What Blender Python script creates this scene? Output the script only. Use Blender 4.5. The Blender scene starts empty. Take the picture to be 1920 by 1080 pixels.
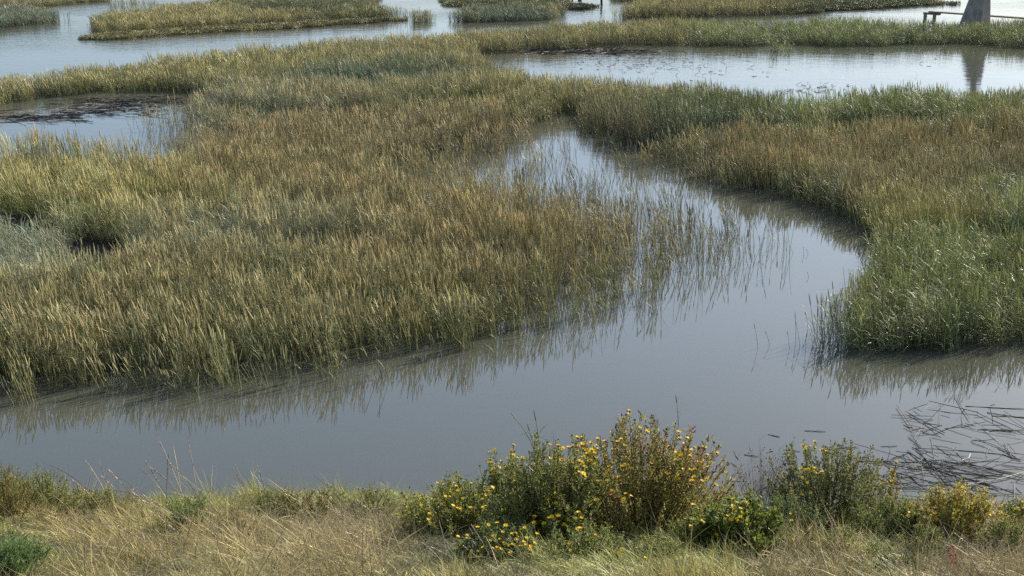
import bpy, math, random
import numpy as np
from mathutils import Vector, Matrix, noise as mnoise

random.seed(11)
RNG = np.random.default_rng(11)
D2R = math.radians
scene = bpy.context.scene
ROOT = scene.collection

# ------------------------------------------------------------------ camera maths
CAMZ, PITCH, FPX = 10.0, D2R(16.7), 2667.0
CP, SP = math.cos(PITCH), math.sin(PITCH)


def ground(px, py, z=0.0):
    """World XY where the line of sight through a photo pixel meets height z (used once, to survey the marsh)."""
    px = np.asarray(px, float); py = np.asarray(py, float)
    u = px - 960.0; v = 540.0 - py
    dy = FPX * CP + v * SP
    dz = -FPX * SP + v * CP
    t = (z - CAMZ) / dz
    return np.stack([u * t, dy * t], -1)


def survey(X, Y, Z):
    """Photo coordinates of world points (used to pick which plants grow where)."""
    X = np.asarray(X, float); Y = np.asarray(Y, float); Z = np.asarray(Z, float) - CAMZ
    f = Y * CP - Z * SP
    u = Y * SP + Z * CP
    return 960 + FPX * X / f, 540 - FPX * u / f


# bank of the levee the photographer stands on
SHORE_Y, SLOPE = 20.9, 0.37


def bank_z(x, y):
    n = mnoise.noise(Vector((x * .35, y * .35, 2.0))) * .10 + mnoise.noise(Vector((x * 1.3, y * 1.3, 5.0))) * .07
    wob = .35 * math.sin(x * .55 + 1.0) + .25 * math.sin(x * 1.3)
    z = (SHORE_Y + .55 / (1 + math.exp((x - 3.0) * 1.2)) + .1 + wob * .7 - y) * SLOPE
    z = z + n * min(1.0, max(0.0, (y - 2) / 6))
    if z < 0.25:                                        # eroded toe
        z = .25 - (.25 - z) * 1.8
    z = max(z, -.5)
    return min(z, 8.35 + 0.02 * n)


def on_bank(px, py):
    """World point where the sight line of a photo pixel meets the bank."""
    lo, hi = 8.0, 22.0
    u = px - 960.0; v = 540.0 - py
    dy = FPX * CP + v * SP; dz = -FPX * SP + v * CP
    for k in range(600):
        y = 6 + k * .03
        t = y / dy
        x, z = u * t, CAMZ + dz * t
        if z <= bank_z(x, y):
            return Vector((x, y, bank_z(x, y)))
    return Vector((u * t, y, 0))


def px_per_m(y, z=0):
    f = y * CP - (z - CAMZ) * SP
    return FPX / f * 0.9


# ------------------------------------------------------------------ mesh helpers
class MB:
    def __init__(self):
        self.v, self.f, self.c, self.mi = [], [], [], []

    def vert(self, p, c=(1, 1, 1)):
        self.v.append((p[0], p[1], p[2])); self.c.append((c[0], c[1], c[2], 1.0))
        return len(self.v) - 1

    def face(self, *idx, m=0):
        self.f.append(idx); self.mi.append(m)

    def tube(self, pts, rad, n=5, col=(1, 1, 1), cap=True, m=0, cols=None):
        """a rod along pts; rad a number or a list"""
        rings = []
        for i, p in enumerate(pts):
            p = Vector(p)
            a = Vector(pts[max(0, i - 1)]); b = Vector(pts[min(len(pts) - 1, i + 1)])
            d = (b - a).normalized() if (b - a).length > 1e-9 else Vector((0, 0, 1))
            s = d.cross(Vector((0.31, 0.95, 0.05)))
            if s.length < 1e-3: s = d.cross(Vector((1, 0, 0)))
            s.normalize(); t = d.cross(s)
            r = rad[i] if isinstance(rad, (list, tuple)) else rad
            cc = cols[i] if cols else col
            rings.append([self.vert(p + (s * math.cos(2 * math.pi * k / n) + t * math.sin(2 * math.pi * k / n)) * r, cc) for k in range(n)])
        for i in range(len(rings) - 1):
            for k in range(n):
                self.face(rings[i][k], rings[i][(k + 1) % n], rings[i + 1][(k + 1) % n], rings[i + 1][k], m=m)
        if cap:
            self.face(*rings[-1], m=m); self.face(*reversed(rings[0]), m=m)

    def ribbon(self, pts, wid, side, col=(1, 1, 1), m=0, cols=None):
        """a grass blade: two rows of points either side of pts; wid list"""
        prev = None
        for i, p in enumerate(pts):
            p = Vector(p); w = wid[i] * .5; cc = cols[i] if cols else col
            if w < 1e-5:
                cur = (self.vert(p, cc),)
            else:
                cur = (self.vert(p - side * w, cc), self.vert(p + side * w, cc))
            if prev:
                if len(cur) == 2 and len(prev) == 2: self.face(prev[0], prev[1], cur[1], cur[0], m=m)
                elif len(cur) == 1: self.face(prev[0], prev[1], cur[0], m=m)
            prev = cur

    def leaf(self, p, d, side, L, Wd, col, fold=.25, droop=.15, m=0):
        """an oblong leaf, folded along its midrib"""
        d = d.normalized(); nrm = side.cross(d)
        q = lambda s, w, h: p + d * (L * s) + side * (Wd * w) + nrm * h
        a = self.vert(p, col)
        l1 = self.vert(q(.38, -.5, fold * Wd), col); m1 = self.vert(q(.4, 0, 0), col); r1 = self.vert(q(.38, .5, fold * Wd), col)
        l2 = self.vert(q(.75, -.36, fold * Wd - droop * L * .5), col); m2 = self.vert(q(.76, 0, -droop * L * .5), col); r2 = self.vert(q(.75, .36, fold * Wd - droop * L * .5), col)
        t = self.vert(q(1, 0, -droop * L), col)
        self.face(a, m1, l1, m=m); self.face(a, r1, m1, m=m)
        self.face(l1, m1, m2, l2, m=m); self.face(m1, r1, r2, m2, m=m)
        self.face(l2, m2, t, m=m); self.face(m2, r2, t, m=m)

    def box(self, c, s, rot=0.0, col=(1, 1, 1), m=0, bev=0.0):
        cx, cy, cz = c; hx, hy, hz = s[0] / 2, s[1] / 2, s[2] / 2
        ca, sa = math.cos(rot), math.sin(rot)
        ids = []
        for dz in (-hz, hz):
            for dx, dy in ((-hx, -hy), (hx, -hy), (hx, hy), (-hx, hy)):
                ids.append(self.vert((cx + dx * ca - dy * sa, cy + dx * sa + dy * ca, cz + dz), col))
        for q in ((3, 2, 1, 0), (4, 5, 6, 7), (0, 1, 5, 4), (1, 2, 6, 5), (2, 3, 7, 6), (3, 0, 4, 7)):
            self.face(*[ids[k] for k in q], m=m)

    def mesh(self, name, mats, smooth=False):
        me = bpy.data.meshes.new(name)
        me.from_pydata(self.v, [], self.f)
        if not isinstance(mats, (list, tuple)): mats = [mats]
        for mm in mats: me.materials.append(mm)
        me.polygons.foreach_set('material_index', self.mi)
        if smooth: me.polygons.foreach_set('use_smooth', [True] * len(me.polygons))
        ca = me.color_attributes.new('Col', 'FLOAT_COLOR', 'POINT')
        ca.data.foreach_set('color', np.array(self.c, np.float32).ravel())
        me.update()
        return me

    def build(self, name, mats, parent=None, smooth=False, loc=None):
        o = bpy.data.objects.new(name, self.mesh(name, mats, smooth)); ROOT.objects.link(o)
        if parent: o.parent = parent
        if loc is not None: o.location = loc
        return o


def tag(o, label=None, cat=None, group=None, kind=None):
    if label: o['label'] = label
    if cat: o['category'] = cat
    if group: o['group'] = group
    if kind: o['kind'] = kind
    return o


def empty(name, loc, rz=0.0):
    o = bpy.data.objects.new(name, None); ROOT.objects.link(o)
    o.location = loc; o.rotation_euler = (0, 0, rz); o.empty_display_size = .2
    return o


# ------------------------------------------------------------------ materials
def new_mat(name):
    m = bpy.data.materials.new(name); m.use_nodes = True
    nt = m.node_tree; nt.nodes.clear()
    out = nt.nodes.new('ShaderNodeOutputMaterial')
    return m, nt, out


def N(nt, t, **kw):
    n = nt.nodes.new(t)
    for k, v in kw.items(): setattr(n, k, v)
    return n


def leaf_shader(nt, out, color_socket, rough=.45, trans=.3, spec=.5):
    p = N(nt, 'ShaderNodeBsdfPrincipled'); p.inputs['Roughness'].default_value = rough
    p.inputs['Specular IOR Level'].default_value = spec
    t = N(nt, 'ShaderNodeBsdfTranslucent'); mx = N(nt, 'ShaderNodeMixShader'); mx.inputs[0].default_value = trans
    nt.links.new(color_socket, p.inputs['Base Color']); nt.links.new(color_socket, t.inputs['Color'])
    nt.links.new(p.outputs[0], mx.inputs[1]); nt.links.new(t.outputs[0], mx.inputs[2])
    nt.links.new(mx.outputs[0], out.inputs['Surface'])


def mat_instanced(name, rough=.45, trans=.3, spec=.5):
    """colour of leaf and seed head come with each clump; Col.r = 0 leaf .. 1 seed head, Col.g = this blade's own shade"""
    m, nt, out = new_mat(name)
    a = N(nt, 'ShaderNodeAttribute', attribute_type='INSTANCER', attribute_name='colA')
    b = N(nt, 'ShaderNodeAttribute', attribute_type='INSTANCER', attribute_name='colB')
    c = N(nt, 'ShaderNodeAttribute', attribute_type='GEOMETRY', attribute_name='Col')
    sep = N(nt, 'ShaderNodeSeparateColor'); nt.links.new(c.outputs['Color'], sep.inputs[0])
    mx = N(nt, 'ShaderNodeMix', data_type='RGBA'); nt.links.new(sep.outputs[0], mx.inputs['Factor'])
    nt.links.new(a.outputs['Color'], mx.inputs['A']); nt.links.new(b.outputs['Color'], mx.inputs['B'])
    ml = N(nt, 'ShaderNodeVectorMath', operation='SCALE')
    nt.links.new(mx.outputs['Result'], ml.inputs[0]); nt.links.new(sep.outputs[1], ml.inputs['Scale'])
    leaf_shader(nt, out, ml.outputs[0], rough, trans, spec)
    return m


def mat_col(name, rough=.5, trans=.25, spec=.4, tint=(1, 1, 1)):
    m, nt, out = new_mat(name)
    c = N(nt, 'ShaderNodeAttribute', attribute_type='GEOMETRY', attribute_name='Col')
    ml = N(nt, 'ShaderNodeVectorMath', operation='MULTIPLY'); ml.inputs[1].default_value = tint
    nt.links.new(c.outputs['Color'], ml.inputs[0])
    leaf_shader(nt, out, ml.outputs[0], rough, trans, spec)
    return m


def mat_noise(name, c1, c2, scale=4.0, rough=.8, bump=.3, stretch=(1, 1, 1), spec=.3, bdist=.02):
    m, nt, out = new_mat(name)
    tc = N(nt, 'ShaderNodeTexCoord'); mp = N(nt, 'ShaderNodeMapping'); mp.inputs['Scale'].default_value = stretch
    nt.links.new(tc.outputs['Object'], mp.inputs[0])
    no = N(nt, 'ShaderNodeTexNoise'); no.inputs['Scale'].default_value = scale; no.inputs['Detail'].default_value = 8
    no.inputs['Roughness'].default_value = .65
    nt.links.new(mp.outputs[0], no.inputs['Vector'])
    cr = N(nt, 'ShaderNodeValToRGB'); cr.color_ramp.elements[0].position = .3; cr.color_ramp.elements[1].position = .7
    cr.color_ramp.elements[0].color = (*c1, 1); cr.color_ramp.elements[1].color = (*c2, 1)
    nt.links.new(no.outputs['Fac'], cr.inputs[0])
    p = N(nt, 'ShaderNodeBsdfPrincipled'); p.inputs['Roughness'].default_value = rough; p.inputs['Specular IOR Level'].default_value = spec
    nt.links.new(cr.outputs[0], p.inputs['Base Color'])
    b = N(nt, 'ShaderNodeBump'); b.inputs['Strength'].default_value = bump; b.inputs['Distance'].default_value = bdist
    nt.links.new(no.outputs['Fac'], b.inputs['Height']); nt.links.new(b.outputs[0], p.inputs['Normal'])
    nt.links.new(p.outputs[0], out.inputs['Surface'])
    return m


M_CORD = mat_instanced('cordgrass_blade', .45, .30, .36)
M_BANKG = mat_instanced('bank_grass_blade', .5, .3, .35)
M_LEAF = mat_col('shrub_leaf', .6, .42, .18)
M_STEM = mat_col('woody_stem', .6, .0, .3)
M_PETAL = mat_col('petal', .5, .35, .3)
M_STALK = mat_col('dead_stalk', .62, .0, .3)
M_DRY = mat_col('dry_stalk', .5, .2, .4)
M_CONC = None

# water -------------------------------------------------------------
def make_water_mat():
    m, nt, out = new_mat('murky_water')
    tc = N(nt, 'ShaderNodeTexCoord')
    def noise(scale, sx, sy, detail=3.0, rz=0.0):
        mp = N(nt, 'ShaderNodeMapping'); mp.inputs['Scale'].default_value = (sx, sy, 1); mp.inputs['Rotation'].default_value = (0, 0, rz)
        nt.links.new(tc.outputs['Object'], mp.inputs[0])
        n = N(nt, 'ShaderNodeTexNoise'); n.inputs['Scale'].default_value = scale; n.inputs['Detail'].default_value = detail
        n.inputs['Roughness'].default_value = .5
        nt.links.new(mp.outputs[0], n.inputs['Vector'])
        return n.outputs['Fac']
    big = noise(1.1, .8, 1.3, 2, D2R(25)); mid = noise(4.5, .7, 1.6, 3, D2R(-12)); gust = noise(.06, 1, 1.6, 2)
    # ripples grow where a light breeze touches the open water
    far = N(nt, 'ShaderNodeSeparateXYZ'); nt.links.new(tc.outputs['Object'], far.inputs[0])
    mr = N(nt, 'ShaderNodeMapRange'); mr.inputs['From Min'].default_value = 35; mr.inputs['From Max'].default_value = 95
    mr.inputs['To Min'].default_value = .22; mr.inputs['To Max'].default_value = 2.8
    nt.links.new(far.outputs['Y'], mr.inputs['Value'])
    gm = N(nt, 'ShaderNodeMapRange'); gm.inputs['From Min'].default_value = .35; gm.inputs['From Max'].default_value = .65
    gm.inputs['To Min'].default_value = .5; gm.inputs['To Max'].default_value = 1.4
    nt.links.new(gust, gm.inputs['Value'])
    amp = N(nt, 'ShaderNodeMath', operation='MULTIPLY'); nt.links.new(mr.outputs[0], amp.inputs[0]); nt.links.new(gm.outputs[0], amp.inputs[1])
    s1 = N(nt, 'ShaderNodeMath', operation='MULTIPLY_ADD'); nt.links.new(mid, s1.inputs[0]); s1.inputs[1].default_value = .30; nt.links.new(big, s1.inputs[2])
    fine = noise(13, .55, 1.8, 2, D2R(8)); s2 = N(nt, 'ShaderNodeMath', operation='MULTIPLY_ADD'); nt.links.new(fine, s2.inputs[0]); s2.inputs[1].default_value = .13; nt.links.new(s1.outputs[0], s2.inputs[2])
    hh = N(nt, 'ShaderNodeMath', operation='MULTIPLY'); nt.links.new(s2.outputs[0], hh.inputs[0]); nt.links.new(amp.outputs[0], hh.inputs[1])
    b = N(nt, 'ShaderNodeBump'); b.inputs['Strength'].default_value = 1.0; b.inputs['Distance'].default_value = .008
    nt.links.new(hh.outputs[0], b.inputs['Height'])
    p = N(nt, 'ShaderNodeBsdfPrincipled')
    p.inputs['Base Color'].default_value = (.045, .047, .034, 1)
    p.inputs['Roughness'].default_value = .02; p.inputs['IOR'].default_value = 1.33
    nt.links.new(b.outputs[0], p.inputs['Normal'])
    nt.links.new(p.outputs[0], out.inputs['Surface'])
    return m


# ------------------------------------------------------------------ survey of the marsh
# water polygons: (px, py, height of the plant tip seen there or 0 for the waterline, width in metres over which the grass thins out)
CH = [(-400, 762, 0, 2.8), (0, 752, 0, 2.8), (150, 747, 0, 2.8), (300, 738, 0, 2.8), (420, 728, 0, 2.8), (550, 714, 0, 2.8), (650, 698, 0, 2.8),
      (800, 668, 0, 2.8), (950, 642, 0, 2.8), (1050, 612, 0, 3), (1095, 588, 0, 4), (1140, 556, 0, 6), (1205, 520, 0, 7.5), (1275, 486, 0, 8),
      (1335, 456, 0, 8), (1285, 438, 0, 8.5), (1150, 404, 0, 9), (1030, 384, 0, 9.5), (920, 366, 0, 10), (830, 348, 0, 9), (800, 334, 0, 6),
      (850, 314, 0, 4.5), (930, 290, 0, 4), (985, 264, 0, 3), (1010, 240, 0, 2.2), (1060, 216, 0, 1.0), (1085, 221, 0, .5), (1102, 250, 0, .5),
      (1140, 272, 0, 1.2), (1195, 290, 0, 3.6), (1250, 312, 0, 3.6), (1300, 338, 0, 2), (1380, 359, 0, 1.0), (1480, 374, 0, .5), (1540, 394, 0, .4),
      (1600, 421, 0, .4), (1640, 450, 0, .5), (1650, 485, 0, .5), (1630, 535, 0, .7), (1595, 590, 0, .9), (1545, 640, 0, 1.1), (1562, 662, 0, .6),
      (1650, 664, 0, .3), (1800, 656, 0, .3), (1920, 650, 0, .3), (2500, 620, 0, .3), (2900, 1150, 0, .3), (-900, 1150, 0, .3)]
POOL_B = [(-400, 222, 0, .3), (0, 198, 0, .3), (60, 188, 0, .3), (130, 181, 0, .3), (200, 175, 0, .3), (300, 173, 0, .3), (360, 177, 0, .4), (395, 188, 0, 1.2),
          (365, 208, 0, 3), (330, 226, 0, 3.5), (320, 246, 0, 3.5), (400, 262, 0, 5.5), (300, 268, .95, 3.2), (150, 258, .95, 2.0), (0, 266, .95, 2.0), (-400, 285, .95, 2)]
POOL_D = [(900, 104, 0, .3), (960, 99, 0, .3), (1050, 94, 0, .3), (1150, 87, 0, .3), (1250, 86, 0, .3), (1400, 89, 0, .3), (1480, 84, 0, .3), (1560, 87, 0, .3),
          (1650, 88, 0, .3), (1700, 83, 0, .3), (1830, 83, 0, .3), (1900, 90, 0, .3), (2400, 92, 0, .3), (2400, 172, 1.0, .6), (1920, 162, 1.0, .7), (1800, 158, 1.0, 1.0),
          (1700, 154, 1.0, 1), (1640, 155, 1.0, 1.5), (1560, 168, 1.0, 2.5), (1510, 182, 1.0, 2.5), (1450, 172, 1.0, 1), (1400, 159, 1.0, .6), (1300, 148, 1.0, .6),
          (1200, 144, 1.0, .6), (1100, 140, 1.0, .6), (1010, 132, 1.0, .6), (940, 123, .95, .6), (905, 111, .4, .4)]
HOLE_1 = [(128, 468, 0, .5), (170, 454, 0, .5), (210, 459, 0, .5), (240, 482, 0, .5), (246, 512, 0, .6), (222, 530, 0, .9), (160, 535, 0, 1.0), (122, 510, 0, .9)]
HOLE_2 = [(-300, 390, 0, .4), (-20, 400, 0, .4), (50, 412, 0, .4), (112, 440, 0, .4), (100, 478, 0, .6), (0, 462, 0, .6), (-300, 450, 0, .6)]
MARSH = [(-600, 770, 0), (3000, 770, 0), (2600, 34, .75), (1920, 35, .75), (1860, 41, .75), (1780, 40, .75), (1700, 39, .8), (1600, 31, .8), (1500, 31, .8), (1450, 37, .8),
         (1300, 38, .75), (1100, 41, .75), (900, 46, 1.0), (750, 57, 1.0), (600, 67, 1.0), (450, 89, .9), (300, 109, .75), (150, 129, .6), (0, 142, .6), (-600, 200, .6)]
# islands beyond: outline, thinning width, plant
ISLES = [
    ('E1', [(-300, 66, 0), (0, 54, 0), (60, 48, 0), (110, 42, 0), (132, 37, 0), (125, 32, 0.30), (90, 20, 0.40), (40, 15, 0.40), (0, 14, 0.40), (-300, 6, 0.40)], 0.30),
    ('E2', [(172, 60, 0), (188, 66, 0), (260, 64, 0), (330, 59, 0), (420, 54, 0), (520, 49, 0), (620, 43, 0), (700, 38, 0), (776, 33, 0), (760, 25, 0.30), (700, 14, 0.40),
            (640, 15, 0.40), (600, 28, 0.30), (480, 26, 0.30), (450, 10, 0.40), (380, 8, 0.40), (300, 21, 0.40), (250, 28, 0.40), (178, 33, 0.40)], 0.35),
    ('E2mat', [(150, 74, 0), (200, 75, 0), (300, 67, 0), (420, 60, 0), (560, 53, 0), (680, 44, 0), (760, 38, 0), (760, 36, 0), (600, 44, 0), (420, 54, 0), (300, 60, 0), (190, 67, 0)], .2),
    ('E2b', [(405, 6, 0), (470, 21, 0), (560, 25, 0), (640, 24, 0), (705, 12, 0), (720, -10, 0), (405, -14, 0)], 0.30),
    ('E2c', [(286, 17, 0), (300, 22, 0), (345, 20, 0), (350, 16, 0), (335, 9, 0.30), (290, 10, 0.30)], .3),
    ('E3', [(-300, 20, 0), (70, 14, 0), (130, 7, 0), (205, 3, 0), (205, -10, 0), (-300, -26, 0)], .5),
    ('E4', [(838, 40, 0), (880, 43, 0), (950, 42, 0), (1040, 37, 0), (1064, 27, 0), (1040, 9, 0.40), (950, 9, 0.40), (870, 19, 0.40), (846, 30, 0.30)], 0.40),
    ('E4b', [(764, 40, 0), (790, 44, 0), (818, 40, 0), (815, 26, 0.35), (775, 26, 0.35)], 0.40),
    ('E5', [(828, 11, 0), (900, 13, 0), (1030, 16, 0), (1075, 19, 0), (1112, 16, 0), (1130, 11, 0), (1118, 5, .3), (1080, 3, .3), (1040, -6, 0), (828, -10, 0)], .3),
    ('E6', [(1118, 35, 0), (1180, 37, 0), (1270, 35, 0), (1400, 31, 0), (1480, 28, 0), (1560, 20, 0), (1560, -10, 0), (1300, -16, 0), (1210, -12, 0), (1190, 6, 0.40), (1155, 21, 0.40)], 2.2),
    ('E6mat', [(1480, 28, 0), (1560, 21, 0), (1650, 16, 0), (1750, 9, 0), (1798, 5, 0), (1790, 2, .3), (1700, -5, 0), (1550, -10, 0), (1480, 0, 0)], .3),
    ('E8', [(192, 16, 0), (285, 22, 0), (300, 14, 0), (215, 8, 0)], 14),
    ('E9', [(1442, 98, 0), (1488, 99, 0), (1490, 95, 0), (1445, 93, 0)], .8),
    ('E7', [(1148, 3, 0), (1190, 4, 0), (1200, -6, 0), (1148, -8, 0)], .3),
]


def world_poly(P):
    return np.array([ground(p[0], p[1], p[2]) for p in P])


def inside(pts, poly):
    x, y = pts[:, 0], pts[:, 1]; r = np.zeros(len(pts), bool)
    n = len(poly)
    for i in range(n):
        x1, y1 = poly[i]; x2, y2 = poly[(i + 1) % n]
        c = (y1 > y) != (y2 > y)
        with np.errstate(divide='ignore', invalid='ignore'):
            xi = (x2 - x1) * (y - y1) / (y2 - y1 + 1e-12) + x1
        r ^= c & (x < xi)
    return r


def edge_dist(pts, poly, wid=None):
    best = np.full(len(pts), 1e9); bw = np.zeros(len(pts))
    n = len(poly)
    for i in range(n):
        a = poly[i]; b = poly[(i + 1) % n]; d = b - a
        t = np.clip(((pts - a) @ d) / (d @ d + 1e-12), 0, 1)
        dist = np.linalg.norm(pts - (a + t[:, None] * d), axis=1)
        m = dist < best
        best[m] = dist[m]
        if wid is not None: bw[m] = (wid[i] + (wid[(i + 1) % n] - wid[i]) * t)[m]
    return best, bw


WATERS = [(world_poly(P), np.array([p[3] for p in P], float)) for P in (CH, POOL_B, POOL_D, HOLE_1, HOLE_2)]
SPARSE_W = world_poly([(840, 322, 0), (940, 280, 0), (1010, 236, 0), (1085, 240, 0), (1130, 285, 0), (1250, 330, 0), (1330, 362, 0), (1420, 420, 0), (1400, 500, 0), (1290, 500, 0), (1150, 420, 0), (900, 380, 0)])
MARSH_W = world_poly(MARSH)
ISLES_W = [(k, world_poly(P), w) for k, P, w in ISLES]


def vnoise(pts, s, seed=0.0):
    return np.array([mnoise.noise(Vector((p[0] * s, p[1] * s, seed))) for p in pts])


def smooth(a, b, x):
    t = np.clip((x - a) / (b - a + 1e-9), 0, 1); return t * t * (3 - 2 * t)


def grass_cover(pts):
    """(share of full density 0..1, distance inside the bed in metres) for points of the main marsh"""
    wob = np.stack([vnoise(pts, .9, 3.3), vnoise(pts, .9, 7.7)], -1) * .35
    q = pts + wob
    cov = np.where(inside(q, MARSH_W), 1.0, 0.0); sd = np.full(len(pts), 9.0)
    d, _ = edge_dist(q, MARSH_W); cov *= smooth(0, .5, d); sd = np.minimum(sd, d)
    for poly, wid in WATERS:
        ins = inside(q, poly); d, w = edge_dist(q, poly, wid)
        sg = np.where(ins, -d, d)
        cov *= smooth(-.45 * w, w, sg) 
        sd = np.minimum(sd, sg)
    z = inside(q, SPARSE_W); d, _ = edge_dist(q, SPARSE_W)
    thin = np.where(z, .17 * smooth(0, 2.5, d) * smooth(-.25, .25, vnoise(pts, .35, 44.0)), 0)
    return np.maximum(cov, thin), sd


# albedo of leaves and of the seed heads for the plant stands one can tell apart
C = dict(olive=(.18, .19, .07), tan=(.375, .325, .165), orange=(.365, .30, .145), ygreen=(.31, .315, .105), green=(.175, .208, .085),
         blue=(.15, .195, .125), grey=(.23, .245, .15), dark=(.11, .115, .055), silver=(.29, .31, .20), straw=(.42, .37, .165), brown=(.205, .18, .10), otan=(.215, .195, .085))
STANDS = [  # centre and radii in the photo, leaf, head, share of leafy plants
    (600, 330, 420, 55, 'otan', 'orange', .1), (950, 430, 330, 95, 'otan', 'orange', .1), (90, 325, 230, 50, 'ygreen', 'straw', .3),
    (250, 380, 220, 40, 'ygreen', 'straw', .45), (480, 430, 250, 55, 'grey', 'tan', .6), (55, 480, 140, 62, 'silver', 'silver', .95), (350, 600, 620, 120, 'olive', 'tan', .2),
    (1150, 600, 200, 90, 'olive', 'otan', .1),
    (700, 150, 190, 16, 'blue', 'blue', .8), (780, 72, 240, 22, 'otan', 'straw', .15), (1330, 218, 170, 26, 'blue', 'olive', .5), (1150, 235, 80, 30, 'brown', 'otan', .15), (1650, 205, 270, 38, 'green', 'ygreen', .6),
    (1480, 290, 330, 36, 'otan', 'orange', .1), (1750, 265, 200, 24, 'otan', 'orange', .1), (1750, 330, 150, 50, 'otan', 'tan', .3), (1890, 385, 70, 50, 'blue', 'ygreen', .8), (1720, 405, 100, 35, 'ygreen', 'straw', .3),
    (1790, 560, 230, 120, 'green', 'ygreen', .7), (1560, 62, 380, 20, 'green', 'ygreen', .6), (1200, 60, 160, 18, 'otan', 'straw', .2), (300, 130, 300, 30, 'olive', 'straw', .35),
    (520, 185, 220, 34, 'grey', 'tan', .6), (500, 250, 300, 30, 'brown', 'orange', .2), (900, 240, 250, 30, 'brown', 'orange', .15), (820, 195, 230, 26, 'olive', 'tan', .4),
    (1180, 160, 240, 18, 'olive', 'straw', .4), (1130, 260, 90, 40, 'brown', 'brown', .2), (420, 100, 200, 18, 'olive', 'straw', .3),
    (40, 35, 110, 30, 'blue', 'grey', .5), (420, 42, 270, 26, 'otan', 'straw', .15), (950, 30, 140, 20, 'blue', 'grey', .6), (1290, 20, 200, 22, 'otan', 'straw', .15),
    (560, 10, 150, 14, 'dark', 'olive', .5), (1650, 8, 170, 14, 'dark', 'olive', .6), (960, 4, 160, 10, 'dark', 'olive', .5), (60, 2, 150, 10, 'otan', 'tan', .4),
    (1450, 400, 120, 30, 'brown', 'otan', .15)]


def stand_colors(pts):
    px, py = survey(pts[:, 0], pts[:, 1], np.full(len(pts), .6))
    n1 = vnoise(pts, .22, 1.0); n2 = vnoise(pts, .8, 9.0)
    px = px + n1 * 90; py = py + n2 * np.clip((py + 60) * .08, 4, 40)
    wt = np.full(len(pts), .07); A = np.outer(wt, C['olive']); B = np.outer(wt, C['tan']); L = wt * .3
    for cx, cy, rx, ry, a, b, lf in STANDS:
        w = np.exp(-1.3 * (((px - cx) / rx) ** 2 + ((py - cy) / ry) ** 2)) ** 1.7
        wt = wt + w; A += np.outer(w, C[a]); B += np.outer(w, C[b]); L = L + w * lf
    A /= wt[:, None]; B /= wt[:, None]; L /= wt
    k = np.exp(RNG.normal(0, .14, len(pts)) + .22 * n2 + .12 * n1)[:, None]
    hue = RNG.normal(0, .05, len(pts))[:, None] * np.array([1, 0, -.6])
    return np.clip(A * k * (1 + hue), .01, .6), np.clip(B * k * (1 + hue), .01, .7), L, px, py


# ------------------------------------------------------------------ plant prototypes (instanced by the grass beds)
def stem_curve(base, h, lean, az, n=4):
    pts = []
    for i in range(n + 1):
        t = i / n
        r = lean * h * t ** 1.6
        pts.append(Vector((base[0] + math.cos(az) * r, base[1] + math.sin(az) * r, base[2] + h * t * (1 - .12 * lean * t))))
    return pts


def blade(mb, p, az, L, up, w, col0, col1, n=4, bend=1.2):
    """arching leaf from p"""
    pts = [Vector(p)]; a = up
    for i in range(n):
        a -= bend / n * (.5 + i / n)
        st = L / n
        pts.append(pts[-1] + Vector((math.cos(az) * math.cos(a) * st, math.sin(az) * math.cos(a) * st, math.sin(a) * st)))
    side = Vector((-math.sin(az), math.cos(az), random.uniform(-.5, .5))).normalized()
    wid = [w * (.8 if i == 0 else 1.0 - .75 * (i / n) ** 1.5) for i in range(n)] + [0]
    mb.ribbon(pts, wid, side, cols=[tuple(col0[j] + (col1[j] - col0[j]) * i / n for j in range(3)) for i in range(n + 1)])


def proto_headed(n, rad, headp=.85, leaves=(1, 3)):
    mb = MB()
    for s in range(n):
        r = rad * math.sqrt(random.random()); a = random.uniform(0, 6.283)
        b = (r * math.cos(a), r * math.sin(a), -.05); h = random.uniform(.72, 1.1); az = random.uniform(0, 6.283); ln = random.uniform(.02, .16)
        v = random.uniform(.55, 1.45); pts = stem_curve(b, h, ln, az)
        mb.tube(pts, [.0052, .005, .0046, .004, .003], 3, cols=[(.15, v * .9, 0), (.15, v, 0), (.2, v, 0), (.35, v, 0), (.5, v, 0)], cap=False)
        if random.random() < headp:
            d = (pts[-1] - pts[-2]).normalized(); L = random.uniform(.16, .32); q = pts[-1] - d * L * .75
            cc = (random.uniform(.75, 1.0), v * random.uniform(.9, 1.15), 0); rr = random.uniform(.0075, .0115)
            mb.tube([q, q + d * L * .25, q + d * L * .7, q + d * L * 1.05], [.003, rr, rr * .85, .0015], 4, col=cc, cap=False)
        for k in range(random.randint(*leaves)):
            t = random.uniform(.1, .62); i = int(t * 4); p = pts[i].lerp(pts[i + 1], t * 4 - i)
            vv = v * random.uniform(.7, 1.25); kk = random.random() ** 3 * .6
            blade(mb, p, random.uniform(0, 6.283), random.uniform(.2, .42), random.uniform(1.2, 1.5), random.uniform(.006, .010), (kk, vv, 0), (min(1, kk + .25), vv, 0), bend=random.uniform(.2, 1.0))
    return mb


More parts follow.
